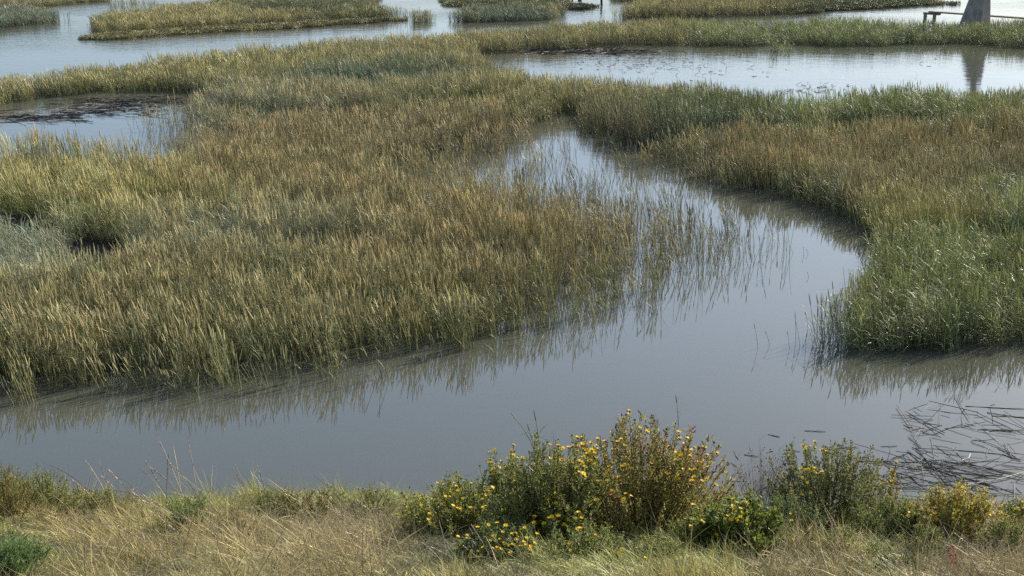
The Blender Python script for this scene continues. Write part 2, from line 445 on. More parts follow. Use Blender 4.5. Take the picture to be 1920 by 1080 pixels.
def proto_leafy(n, rad):
    mb = MB()
    for s in range(n):
        r = rad * math.sqrt(random.random()); a = random.uniform(0, 6.283)
        b = (r * math.cos(a), r * math.sin(a), -.05); h = random.uniform(.5, .85); az = random.uniform(0, 6.283); ln = random.uniform(.05, .25)
        v = random.uniform(.65, 1.3); pts = stem_curve(b, h, ln, az)
        mb.tube(pts, [.0045, .0042, .0038, .003, .002], 3, cols=[(.1, v * .9, 0)] * 5, cap=False)
        if random.random() < .22:
            d = (pts[-1] - pts[-2]).normalized(); L = random.uniform(.12, .2); q = pts[-1] - d * .02
            mb.tube([q, q + d * L * .3, q + d * L], [.003, .006, .0015], 4, col=(.9, v, 0), cap=False)
        for k in range(random.randint(5, 8)):
            t = random.uniform(.08, .95); i = min(3, int(t * 4)); p = pts[i].lerp(pts[i + 1], t * 4 - i)
            vv = v * random.uniform(.7, 1.3); kk = random.random() ** 3 * .5
            blade(mb, p, random.uniform(0, 6.283), random.uniform(.25, .5), random.uniform(.8, 1.4), random.uniform(.008, .014), (kk, vv, 0), (min(1, kk + .3), vv, 0), bend=random.uniform(.6, 2.2))
    return mb


def proto_mat(n, rad):
    """low succulent mat, many short upright twigs"""
    mb = MB()
    for s in range(n):
        r = rad * math.sqrt(random.random()); a = random.uniform(0, 6.283); az = random.uniform(0, 6.283)
        h = random.uniform(.12, .3); v = random.uniform(.6, 1.35); p = stem_curve((r * math.cos(a), r * math.sin(a), -.03), h, random.uniform(.1, .7), az, 2)
        mb.tube(p, [.008, .011, .004], 4, col=(random.random() ** 2, v, 0), cap=False)
        for k in range(3):
            q = p[1].lerp(p[2], random.random()); e = q + Vector((random.uniform(-.06, .06), random.uniform(-.06, .06), random.uniform(.02, .09)))
            mb.tube([q, e], [.008, .004], 3, col=(random.random() ** 2, v, 0), cap=False)
    return mb


def proto_bank(n, rad, h0, h1, w, bend, leanx=0.0, kk=(0, .3)):
    """tussock of fine blades; leanx pulls the blades towards -x (wind)"""
    mb = MB()
    for s in range(n):
        r = rad * math.sqrt(random.random()); a = random.uniform(0, 6.283); L = random.uniform(h0, h1)
        az = random.uniform(0, 6.283)
        if random.random() < leanx: az = math.pi + random.gauss(0.0, .7)
        v = random.uniform(.6, 1.35); k0 = random.uniform(*kk)
        blade(mb, (r * math.cos(a), r * math.sin(a), -.02), az, L, random.uniform(.75, 1.5), w * random.uniform(.7, 1.3), (k0 * .6, v * .85, 0), (k0, v, 0), n=4, bend=random.uniform(.2, bend))
    return mb


def proto_weed(n, rad, h0, h1):
    """leafy little forb"""
    mb = MB()
    for s in range(n):
        r = rad * math.sqrt(random.random()); a = random.uniform(0, 6.283); h = random.uniform(h0, h1)
        pts = stem_curve((r * math.cos(a), r * math.sin(a), -.02), h, random.uniform(.05, .5), random.uniform(0, 6.283), 4)
        v = random.uniform(.7, 1.3)
        mb.tube(pts, [.003, .003, .0025, .002, .0015], 3, col=(.2, v * .8, 0), cap=False)
        for k in range(16):
            t = random.uniform(.1, 1); i = min(3, int(t * 4)); p = pts[i].lerp(pts[i + 1], t * 4 - i); az = random.uniform(0, 6.283)
            d = Vector((math.cos(az), math.sin(az), random.uniform(.1, .9))); side = Vector((-math.sin(az), math.cos(az), 0))
            mb.leaf(p, d, side, random.uniform(.02, .045), random.uniform(.006, .011), (random.random() ** 3, v * random.uniform(.8, 1.25), 0))
    return mb


def proto_obj(name, mb, mat):
    return bpy.data.objects.new(name, mb.mesh(name, mat))


P_HEAD = [proto_obj('headed_clump', proto_headed(10, .2), M_CORD) for _ in range(5)]
P_LEAFY = [proto_obj('leafy_clump', proto_leafy(9, .19), M_CORD) for _ in range(4)]
P_SPARSE = [proto_obj('thin_clump', proto_headed(random.choice((2, 3)), .13, .8, (1, 3)), M_CORD) for _ in range(5)]
P_MAT = [proto_obj('mat_clump', proto_mat(40, .2), M_CORD) for _ in range(3)]
P_DRY = [proto_obj('dry_tussock', proto_bank(14, .11, .25, .65, .0075, 1.8, .5, (.15, 1)), M_BANKG) for _ in range(5)]
P_LONG = [proto_obj('long_dry_tussock', proto_bank(8, .12, .55, 1.0, .0075, 1.5, .85, (.35, 1)), M_BANKG) for _ in range(4)]
P_GREEN = [proto_obj('green_tussock', proto_bank(28, .12, .08, .28, .008, 1.3, .2, (0, .4)), M_BANKG) for _ in range(4)]
P_WEED = [proto_obj('weed_clump', proto_weed(8, .09, .08, .24), M_BANKG) for _ in range(4)]
PROTOS = P_HEAD + P_LEAFY + P_SPARSE + P_MAT + P_DRY + P_GREEN + P_WEED + P_LONG
I_HEAD, I_LEAFY, I_SPARSE, I_MAT = (0, 5), (5, 9), (9, 14), (14, 17)
I_DRY, I_GREEN, I_WEED, I_LONG = (17, 22), (22, 26), (26, 30), (30, 34)


def gn_tree():
    ng = bpy.data.node_groups.new('grow_on_points', 'GeometryNodeTree')
    ng.interface.new_socket('Geometry', in_out='INPUT', socket_type='NodeSocketGeometry')
    ng.interface.new_socket('Geometry', in_out='OUTPUT', socket_type='NodeSocketGeometry')
    gi = ng.nodes.new('NodeGroupInput'); go = ng.nodes.new('NodeGroupOutput')
    iop = ng.nodes.new('GeometryNodeInstanceOnPoints'); iop.inputs['Pick Instance'].default_value = True
    jn = ng.nodes.new('GeometryNodeJoinGeometry')
    for o in reversed(PROTOS):          # join keeps the first link last
        oi = ng.nodes.new('GeometryNodeObjectInfo'); oi.inputs['Object'].default_value = o
        g2 = ng.nodes.new('GeometryNodeGeometryToInstance')
        ng.links.new(oi.outputs['Geometry'], g2.inputs[0]); ng.links.new(g2.outputs[0], jn.inputs[0])
    def attr(name, typ):
        a = ng.nodes.new('GeometryNodeInputNamedAttribute'); a.data_type = typ; a.inputs['Name'].default_value = name
        return a.outputs['Attribute']
    e2r = ng.nodes.new('FunctionNodeEulerToRotation'); ng.links.new(attr('rot', 'FLOAT_VECTOR'), e2r.inputs[0])
    ng.links.new(gi.outputs[0], iop.inputs['Points']); ng.links.new(jn.outputs[0], iop.inputs['Instance'])
    ng.links.new(attr('pick', 'INT'), iop.inputs['Instance Index'])
    ng.links.new(e2r.outputs[0], iop.inputs['Rotation']); ng.links.new(attr('scl', 'FLOAT_VECTOR'), iop.inputs['Scale'])
    ng.links.new(iop.outputs[0], go.inputs[0])
    return ng


GROW = gn_tree()


def lean_euler(n, tilt, tilt_sd, toward=math.pi, yaw=None):
    """Euler angles: random yaw, then a tilt towards azimuth `toward`"""
    yaw = RNG.uniform(0, 2 * math.pi, n) if yaw is None else yaw
    a = RNG.normal(tilt, tilt_sd, n); az = toward + RNG.normal(0, .6, n)
    # tilt about the horizontal axis perpendicular to az
    ax = -np.sin(az); ay = np.cos(az); c = np.cos(a); s = np.sin(a); z = np.zeros(n)
    T = np.empty((n, 3, 3))
    T[:, 0, 0] = c + ax * ax * (1 - c); T[:, 0, 1] = ax * ay * (1 - c); T[:, 0, 2] = ay * s
    T[:, 1, 0] = ax * ay * (1 - c); T[:, 1, 1] = c + ay * ay * (1 - c); T[:, 1, 2] = -ax * s
    T[:, 2, 0] = -ay * s; T[:, 2, 1] = ax * s; T[:, 2, 2] = c
    Z = np.zeros((n, 3, 3)); Z[:, 0, 0] = np.cos(yaw); Z[:, 0, 1] = -np.sin(yaw); Z[:, 1, 0] = np.sin(yaw); Z[:, 1, 1] = np.cos(yaw); Z[:, 2, 2] = 1
    R = T @ Z
    return np.stack([np.arctan2(R[:, 2, 1], R[:, 2, 2]), -np.arcsin(np.clip(R[:, 2, 0], -1, 1)), np.arctan2(R[:, 1, 0], R[:, 0, 0])], -1)


def bed(name, label, cat, co, rot, scl, pick, colA, colB):
    me = bpy.data.meshes.new(name); n = len(co)
    me.vertices.add(n); me.vertices.foreach_set('co', np.asarray(co, np.float32).ravel())
    for nm, arr, typ, key in (('rot', rot, 'FLOAT_VECTOR', 'vector'), ('scl', scl, 'FLOAT_VECTOR', 'vector'), ('pick', pick, 'INT', 'value'), ('colA', colA, 'FLOAT_COLOR', 'color'), ('colB', colB, 'FLOAT_COLOR', 'color')):
        at = me.attributes.new(nm, typ, 'POINT')
        if key == 'color': arr = np.concatenate([arr, np.ones((n, 1))], 1)
        at.data.foreach_set(key, np.ascontiguousarray(arr, np.int32 if typ == 'INT' else np.float32).ravel())
    for m in (M_CORD, M_BANKG): me.materials.append(m)
    o = bpy.data.objects.new(name, me); ROOT.objects.link(o)
    md = o.modifiers.new('grow', 'NODES'); md.node_group = GROW
    tag(o, label, cat, None, 'stuff')
    return o


# ------------------------------------------------------------------ grow the marsh
def jitter_grid(x0, x1, y0, y1, step):
    xs = np.arange(x0, x1, step); ys = np.arange(y0, y1, step)
    g = np.stack(np.meshgrid(xs, ys), -1).reshape(-1, 2)
    return g + RNG.uniform(-.5, .5, g.shape) * step


def in_view(p, margin=6.0):
    """the stretch of marsh this spot looks over, with some metres to spare on both sides"""
    return np.abs(p[:, 0]) < p[:, 1] * .37 + margin


MUD_LIFT = lambda sd: np.clip(smooth(0, 1.6, sd) * .16 - .05, -.05, .2)


RIDGES = [([(380, 218), (480, 226), (600, 230), (720, 226), (900, 208), (1010, 190)], 26, 18), ([(1105, 258), (1200, 284), (1290, 272), (1420, 264), (1560, 256), (1680, 248), (1820, 250)], 30, 16),
          ([(1730, 296), (1850, 290), (2000, 288)], 22, 14), ([(1690, 470), (1780, 464), (1860, 478), (1990, 500)], 40, 26), ([(560, 166), (700, 172), (900, 156)], 16, 10),
          ([(-60, 330), (200, 336), (420, 322)], 26, 14), ([(420, 480), (600, 492), (760, 480)], 40, 22)]


def grow_main():
    allp = []
    for (ya, yb, st) in ((24, 45, .25), (45, 70, .28), (70, 112, .32)):
        half = yb * .37 + 7
        p = jitter_grid(-half, half, ya, yb, st); allp.append(p[in_view(p)])
    p = np.concatenate(allp)
    cov, sd = grass_cover(p)
    keep = RNG.random(len(p)) < cov ** .65
    p, cov, sd = p[keep], cov[keep], sd[keep]
    A, B, L, px, py = stand_colors(p)
    n = len(p)
    dens = vnoise(p, .55, 21.0)
    kill = (dens < -.28) & (RNG.random(n) < .5) & (cov > .9)        # thin spots between tussocks
    leafy = RNG.random(n) < L
    pick = np.where(leafy, RNG.integers(*I_LEAFY, n), RNG.integers(*I_HEAD, n))
    sparse = RNG.random(n) > cov * 1.15
    pick = np.where(sparse, RNG.integers(*I_SPARSE, n), pick)
    hh = (1.06 + .30 * dens + .18 * vnoise(p, .16, 4.0)) * RNG.uniform(.85, 1.12, n)
    hh = hh * np.where(py > 430, np.where(px > 1400, 1.12, 1.0), np.where(py < 100, .80, .95)) * np.where(leafy, 1.0, 1.0)
    hh = hh * np.where((px < 420) & (py > 120) & (py < 182), .78, 1)
    hh = hh * np.where((px < 320) & (py > 350) & (py < 452), 1.2, 1)
    hh = hh * np.where((px < 130) & (py > 452) & (py < 510), .9, 1)
    hh = np.where(cov < .5, hh * .88, hh)
    # taller stands end in a step above lower growth
    bx, by = survey(p[:, 0], p[:, 1], np.zeros(n)); by = by + 5 * vnoise(p, .5, 14.0)
    for line, up, dn in RIDGES:
        lx = np.array([q[0] for q in line], float); ly = np.array([q[1] for q in line], float)
        dy = by - np.interp(bx, lx, ly); fade = smooth(lx[0], lx[0] + 70, bx) * (1 - smooth(lx[-1] - 70, lx[-1] + 1, bx))
        hh = hh * (1 + fade * np.where((dy < 0) & (dy > -up), .22, np.where((dy >= 0) & (dy < dn), -.5, 0)))
        kill |= (dy >= 0) & (dy < dn * .6) & (RNG.random(n) < .75 * fade)
    wd = RNG.uniform(.95, 1.25, n)
    scl = np.stack([wd, wd, hh * 1.02], -1)
    rot = lean_euler(n, D2R(8) + D2R(22) * np.clip(vnoise(p, .3, 31.0) - .1, 0, 1), D2R(6))
    z = MUD_LIFT(sd)
    co = np.concatenate([p, z[:, None]], 1)
    k = ~kill
    ids = np.full(n, 1)                                              # which stand each clump belongs to
    ids[(py < 262) & (px < 1075)] = 2
    ids[(px >= 1075) & (py < 262)] = 3
    ids[(px > 1075) & (py >= 230) & (px > 1200 + (py - 300) * .9)] = 4
    ids[(px > 1480) & (py > 455)] = 5
    ids[(py < 96) & (px > 900)] = 6
    names = {1: ('marsh_grass', 'wide stand of tan and olive cordgrass along the near left water edge'), 2: ('marsh_grass', 'long olive cordgrass stand between the stick-strewn pool and the open band of water'),
             3: ('marsh_grass', 'blue green and yellow cordgrass below the bright pool at the head of the channel'), 4: ('marsh_grass', 'orange tan cordgrass along the curved outer bank of the channel'),
             5: ('marsh_grass', 'tall rich green cordgrass clump on the right at the bend of the channel'), 6: ('marsh_grass', 'green cordgrass strip growing around the concrete pier foot beyond the bright pool')}
    for i, (nm, lb) in names.items():
        s = k & (ids == i)
        bed(nm, lb, 'marsh grass', co[s], rot[s], scl[s], pick[s], A[s], B[s])
    return n


grow_main()

ISLE_LABELS = {'E1': 'blue green cordgrass island at the left edge of the upper water', 'E2': 'straw coloured cordgrass island with long tail in the upper water', 'E2mat': 'low dark green mat fringing the waterline of the straw coloured island',
               'E2b': 'dark olive marsh patch behind the straw coloured island', 'E2c': 'small dark round tuft just behind the straw coloured island', 'E3': 'thin olive marsh strip at the very top left',
               'E4': 'blue green cordgrass island in front of the low olive mat', 'E4b': 'small round blue green clump beside the blue green island', 'E5': 'low dark olive mat island ending beside a dark post',
               'E9': 'small dark tuft of cordgrass standing in the bright pool', 'E6': 'straw and brown cordgrass island around the short square post', 'E6mat': 'low dark olive mat tapering to a point towards the pier', 'E8': 'sparse thin stems in open water near the top left', 'E7': 'tiny grassy patch behind the tallest dark post'}
for key, poly, fw in ISLES_W:
    lo = poly.min(0) - .5; hi = poly.max(0) + .5
    hi[1] = min(hi[1], 150)
    mat = key in ('E2mat', 'E5', 'E6mat')
    p = jitter_grid(lo[0], hi[0], lo[1], hi[1], .26 if mat else .31)
    p = p[in_view(p)]
    q = p + np.stack([vnoise(p, .7, 1.3), vnoise(p, .7, 5.7)], -1) * .4
    d, _ = edge_dist(q, poly); cov = np.where(inside(q, poly), smooth(-.3 * fw, .6 * fw, d), 0)
    m = RNG.random(len(p)) < cov; p, d, cov = p[m], d[m], cov[m]; n = len(p)
    if n == 0: continue
    A, B, L, px, py = stand_colors(p)
    leafy = RNG.random(n) < L
    pick = np.where(leafy, RNG.integers(*I_LEAFY, n), RNG.integers(*I_HEAD, n))
    pick = np.where((cov < .6) & (RNG.random(n) < .6), RNG.integers(*I_SPARSE, n), pick)
    hh = (.8 + .2 * vnoise(p, .5, 2.0)) * RNG.uniform(.85, 1.1, n)
    if key in ('E2b', 'E2c', 'E3', 'E7'): hh *= .6
    if mat:
        pick = RNG.integers(*I_MAT, n); hh = RNG.uniform(.7, 1.2, n)
    wd = RNG.uniform(1.0, 1.3, n)
    bed('marsh_grass', ISLE_LABELS[key], 'marsh grass', np.concatenate([p, MUD_LIFT(d)[:, None]], 1), lean_euler(n, D2R(8), D2R(6)),
        np.stack([wd, wd, hh], -1), pick, A, B)

# ------------------------------------------------------------------ ground, water, mud
def grid_mesh(name, xs, ys, zf, mat, kind='structure'):
    X, Y = np.meshgrid(xs, ys); Z = zf(X, Y)
    V = np.stack([X, Y, Z], -1).reshape(-1, 3); nx, ny = len(xs), len(ys)
    i = np.arange((nx - 1) * (ny - 1)); r, c = i // (nx - 1), i % (nx - 1); a = r * nx + c
    Fc = np.stack([a, a + 1, a + nx + 1, a + nx], -1)
    me = bpy.data.meshes.new(name); me.from_pydata(V.tolist(), [], Fc.tolist()); me.materials.append(mat)
    me.polygons.foreach_set('use_smooth', [True] * len(me.polygons))
    o = bpy.data.objects.new(name, me); ROOT.objects.link(o); o['kind'] = kind
    return o


M_WATER = make_water_mat()
me = bpy.data.meshes.new('water')
me.from_pydata([(-1500, 15, 0), (1500, 15, 0), (1500, 3000, 0), (-1500, 3000, 0)], [], [(0, 1, 2, 3)]); me.materials.append(M_WATER)
water = bpy.data.objects.new('water', me); ROOT.objects.link(water); water['kind'] = 'structure'

M_MUD = mat_noise('wet_mud', (.008, .0075, .006), (.024, .021, .016), 3.0, .85, .6, spec=.12)


def mud_z(X, Y):
    p = np.stack([X.ravel(), Y.ravel()], -1)
    cov, sd = grass_cover(p)
    z = MUD_LIFT(sd) - .25 * (1 - smooth(.25, .95, cov)) - .02
    h1 = WATERS[3][0]; h2 = WATERS[4][0]
    for h in (h1, h2):
        z = np.where(inside(p, h) | (edge_dist(p, h)[0] < .7), .035 + .02 * vnoise(p, 1.4, 6.0), z)
    for key, poly, fw in ISLES_W:
        if key in ('E8', 'E9'): continue
        ins = inside(p, poly); d, _ = edge_dist(p, poly)
        z = np.where(ins, np.maximum(z, MUD_LIFT(d) - .02), z)
    return z.reshape(X.shape)


mud = grid_mesh('marsh_ground', np.arange(-62, 62, .6), np.arange(24, 140, .6), mud_z, M_MUD)

M_SOIL = mat_noise('bank_soil', (.02, .017, .012), (.06, .048, .032), 6.0, .9, .6)
bank = grid_mesh('bank_ground', np.arange(-34, 34.1, .25), np.arange(-30, 23.1, .25), np.vectorize(bank_z), M_SOIL)

# unseen far shore, added beyond the frame so skimming water reflections meet dark land
M_SHORE = mat_noise('added_shore_scrub', (.05, .06, .035), (.11, .11, .06), .05, .9, .3)
mb = MB(); prev = None
for i in range(61):
    a = D2R(-75 + 150 * i / 60); col = []
    for rr_, hh_ in ((330, -1), (345, 3.0), (420, 8 + 5 * mnoise.noise(Vector((i * .21, 0, 0)))), (560, 22 + 12 * mnoise.noise(Vector((i * .15, 3, 0)))), (800, 10), (900, -2)):
        col.append(mb.vert((math.sin(a) * rr_, math.cos(a) * rr_, hh_)))
    if prev:
        for k in range(5): mb.face(prev[k], col[k], col[k + 1], prev[k + 1])
    prev = col
tag(mb.build('added_hills', M_SHORE, smooth=True), kind='structure')

# ------------------------------------------------------------------ grasses on the bank
BANK_STANDS = [  # centre, radii in the photo, share of dry / green / weed, leaf colour, tip colour
    (330, 1000, 330, 40, (.48, .36, .16), (.21, .185, .075), (.38, .31, .165)), (600, 1010, 170, 60, (.80, .15, .05), (.27, .22, .12), (.43, .35, .205)),
    (130, 930, 170, 30, (.40, .50, .10), (.19, .19, .06), (.36, .29, .15)), (420, 935, 160, 28, (.35, .45, .20), (.21, .24, .06), (.33, .31, .12)),
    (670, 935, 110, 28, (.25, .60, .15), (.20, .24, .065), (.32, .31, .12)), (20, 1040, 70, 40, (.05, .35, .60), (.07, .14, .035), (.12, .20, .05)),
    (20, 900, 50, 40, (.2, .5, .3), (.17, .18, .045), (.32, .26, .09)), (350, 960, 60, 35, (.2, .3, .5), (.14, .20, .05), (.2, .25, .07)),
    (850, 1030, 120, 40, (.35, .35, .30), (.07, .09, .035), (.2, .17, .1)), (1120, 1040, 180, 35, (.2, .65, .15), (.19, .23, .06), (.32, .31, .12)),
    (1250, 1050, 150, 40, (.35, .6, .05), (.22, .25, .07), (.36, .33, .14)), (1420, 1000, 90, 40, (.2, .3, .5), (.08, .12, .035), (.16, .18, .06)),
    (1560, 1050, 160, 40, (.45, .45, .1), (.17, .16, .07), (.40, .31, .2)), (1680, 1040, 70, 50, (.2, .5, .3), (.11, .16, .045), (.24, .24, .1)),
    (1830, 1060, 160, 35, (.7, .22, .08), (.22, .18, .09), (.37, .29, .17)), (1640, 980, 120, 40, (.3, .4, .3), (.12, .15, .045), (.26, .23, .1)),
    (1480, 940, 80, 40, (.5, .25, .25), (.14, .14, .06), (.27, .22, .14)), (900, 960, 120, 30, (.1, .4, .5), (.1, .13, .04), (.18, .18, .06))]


def grow_bank():
    p = np.concatenate([jitter_grid(-13, 13, 8.5, 15.5, .085), jitter_grid(-14, 14, 15.5, 22.2, .095)])
    z = np.array([bank_z(a, b) for a, b in p]); px, py = survey(p[:, 0], p[:, 1], z)
    m = (px > -560) & (px < 2480) & (py < 1180) & (z > .02); p, z, px, py = p[m], z[m], px[m], py[m]; n = len(p)
    n1 = vnoise(p, .9, 2.2); n2 = vnoise(p, 2.6, 8.1)
    qx = px + n1 * 60; qy = py + n2 * 14
    wt = np.full(n, .1); S = np.outer(wt, (.45, .4, .15)); A = np.outer(wt, (.16, .16, .06)); B = np.outer(wt, (.34, .27, .15))
    for cx, cy, rx, ry, sh, a, b in BANK_STANDS:
        w = np.exp(-1.3 * (((qx - cx) / rx) ** 2 + ((qy - cy) / ry) ** 2)) ** 1.3
        wt = wt + w; S += np.outer(w, sh); A += np.outer(w, a); B += np.outer(w, b)
    S /= wt[:, None]; A /= wt[:, None]; B /= wt[:, None]
    k = np.exp(RNG.normal(0, .3, n) + .45 * n2 + .25 * n1)[:, None]; A = A * k; B = B * k
    TC = np.stack([RNG.uniform(-14, 14, 520), RNG.uniform(9, 22.2, 520)], -1); TU = RNG.random(520); TH = RNG.uniform(.5, 1.5, 520); TK = np.clip(RNG.normal(0, .22, 520), -.5, .3)
    dd = np.full(n, 9.0); ti = np.zeros(n, int)
    for q in range(520):
        dq = np.hypot(*(p - TC[q]).T); b = dq < dd; dd[b] = dq[b]; ti[b] = q
    tuss = .34 + 1.15 * TH[ti] * np.exp(-(dd / .27) ** 2); A = A * np.exp(TK[ti])[:, None]; B = B * np.exp(TK[ti] * .8)[:, None]; A = np.minimum(A * (1.22, 1.16, .92), (.30, .31, .13)); B = B * (1.16, 1.10, .9)
    S = S ** 1.8; mid = (px > 770) & (px < 1440); S[mid, 0] *= .35; c = np.cumsum(S / S.sum(1, keepdims=True), 1); r = np.where(RNG.random(n) < .65, TU[ti], RNG.random(n))
    typ = (r > c[:, 0]).astype(int) + (r > c[:, 1]).astype(int)
    keep = RNG.random(n) < np.where(typ == 0, .62, np.where(typ == 1, .9, .55))
    keep &= ~((n2 < -.12) & (RNG.random(n) < .85) & (typ != 1))
    keep &= ~((n2 < -.3) & (RNG.random(n) < .6))
    low = np.zeros(n)
    for cx, cy, rx, ry in ((1190, 1000, 190, 30), (1040, 1000, 130, 35), (930, 1040, 110, 30), (835, 985, 90, 25), (1545, 990, 110, 28), (1372, 1010, 80, 32), (1795, 1000, 100, 26), (950, 975, 50, 25), (1910, 1000, 50, 25), (22, 1060, 70, 40)):
        low = np.maximum(low, np.exp(-(((px - cx) / rx) ** 2 + ((py - cy) / ry) ** 2) ** 2))
    keep &= RNG.random(n) > low * .8
    for t, nm, lb, cat, rng, tilt in ((0, 'dry_grass', 'blond dry grass swept to one side all along the foreground bank', 'dry grass', I_DRY, 38),
                                      (1, 'green_grass', 'short yellow green grass filling gaps on the foreground bank', 'grass', I_GREEN, 12),
                                      (2, 'leafy_weeds', 'small leafy green weeds between the grasses of the foreground bank', 'weeds', I_WEED, 6)):
        s = keep & (typ == t); q = int(s.sum())
        hh = (1 + .5 * n1[s]) * tuss[s] * RNG.uniform(.75, 1.2, q) * (1 - .5 * low[s])
        hh = hh * (1.3 if t else .8)
        ww = RNG.uniform(.85, 1.25, q)
        bed(nm, lb, cat, np.concatenate([p[s], z[s][:, None]], 1), lean_euler(q, D2R(tilt), D2R(12), toward=math.pi + .25, yaw=RNG.normal(0, .7, q)), np.stack([ww, ww, hh], -1), np.where((t == 0) & (RNG.random(q) < .13) & (low[s] < .2) & ~mid[s], RNG.integers(*I_LONG, q), RNG.integers(*rng, q)), A[s], B[s])


grow_bank()


# ------------------------------------------------------------------ flowering plants of the bank
def rc(a, b):
    return tuple(random.uniform(a[i], b[i]) for i in range(3))


def jit(c, s=.2):
    k = math.exp(random.gauss(0, s)); return tuple(min(.8, x * k * (1 + random.uniform(-.08, .08))) for x in c)


def bez(a, b, c, n=6):
    return [a * (1 - t) ** 2 + b * 2 * t * (1 - t) + c * t * t for t in (i / n for i in range(n + 1))]


def flower_mesh(k):
    """a yellow composite flower: green cup, two rings of ray petals, domed centre; radius about 1"""
    mb = MB(); n = 13 + k
    ye = (.86, .60, .015) if k != 1 else (.84, .50, .012); op = (.15, .45, .9)[k % 3]
    for ring, (r0, zz, up) in enumerate(((1.0, .0, op), (.8, .05, op + .25))):
        for i in range(n):
            a = 2 * math.pi * (i + .5 * ring) / n + random.uniform(-.08, .08); L = r0 * random.uniform(.85, 1.1); w = .2
            d = Vector((math.cos(a), math.sin(a), up * .8)).normalized(); s = Vector((-math.sin(a), math.cos(a), 0)); b = Vector((0, 0, zz)) + d * .2
            c = jit(ye, .1)
            v = [mb.vert(b - s * .05, c), mb.vert(b + s * .05, c), mb.vert(b + d * L * .55 + s * w * .6, c), mb.vert(b + d * L - s * .03, c), mb.vert(b + d * L * .55 - s * w * .6, c)]
            mb.face(*v)
    mb.tube([Vector((0, 0, z)) for z in (.0, .12, .24, .3)], [.40, .42, .3, .08], 9, col=(.62, .27, .012))
    mb.tube([Vector((0, 0, z)) for z in (-.55, -.42, -.15, .02)], [.08, .36, .44, .38], 8, col=(.10, .12, .04))
    return mb.mesh('flower_head', M_PETAL)


FLOWERS = [flower_mesh(k) for k in range(3)]
GREENS = ((.25, .25, .06), (.19, .20, .05), (.30, .27, .065), (.34, .28, .075), (.24, .17, .06))
REDS = ((.19, .055, .04), (.14, .05, .035), (.24, .09, .045))


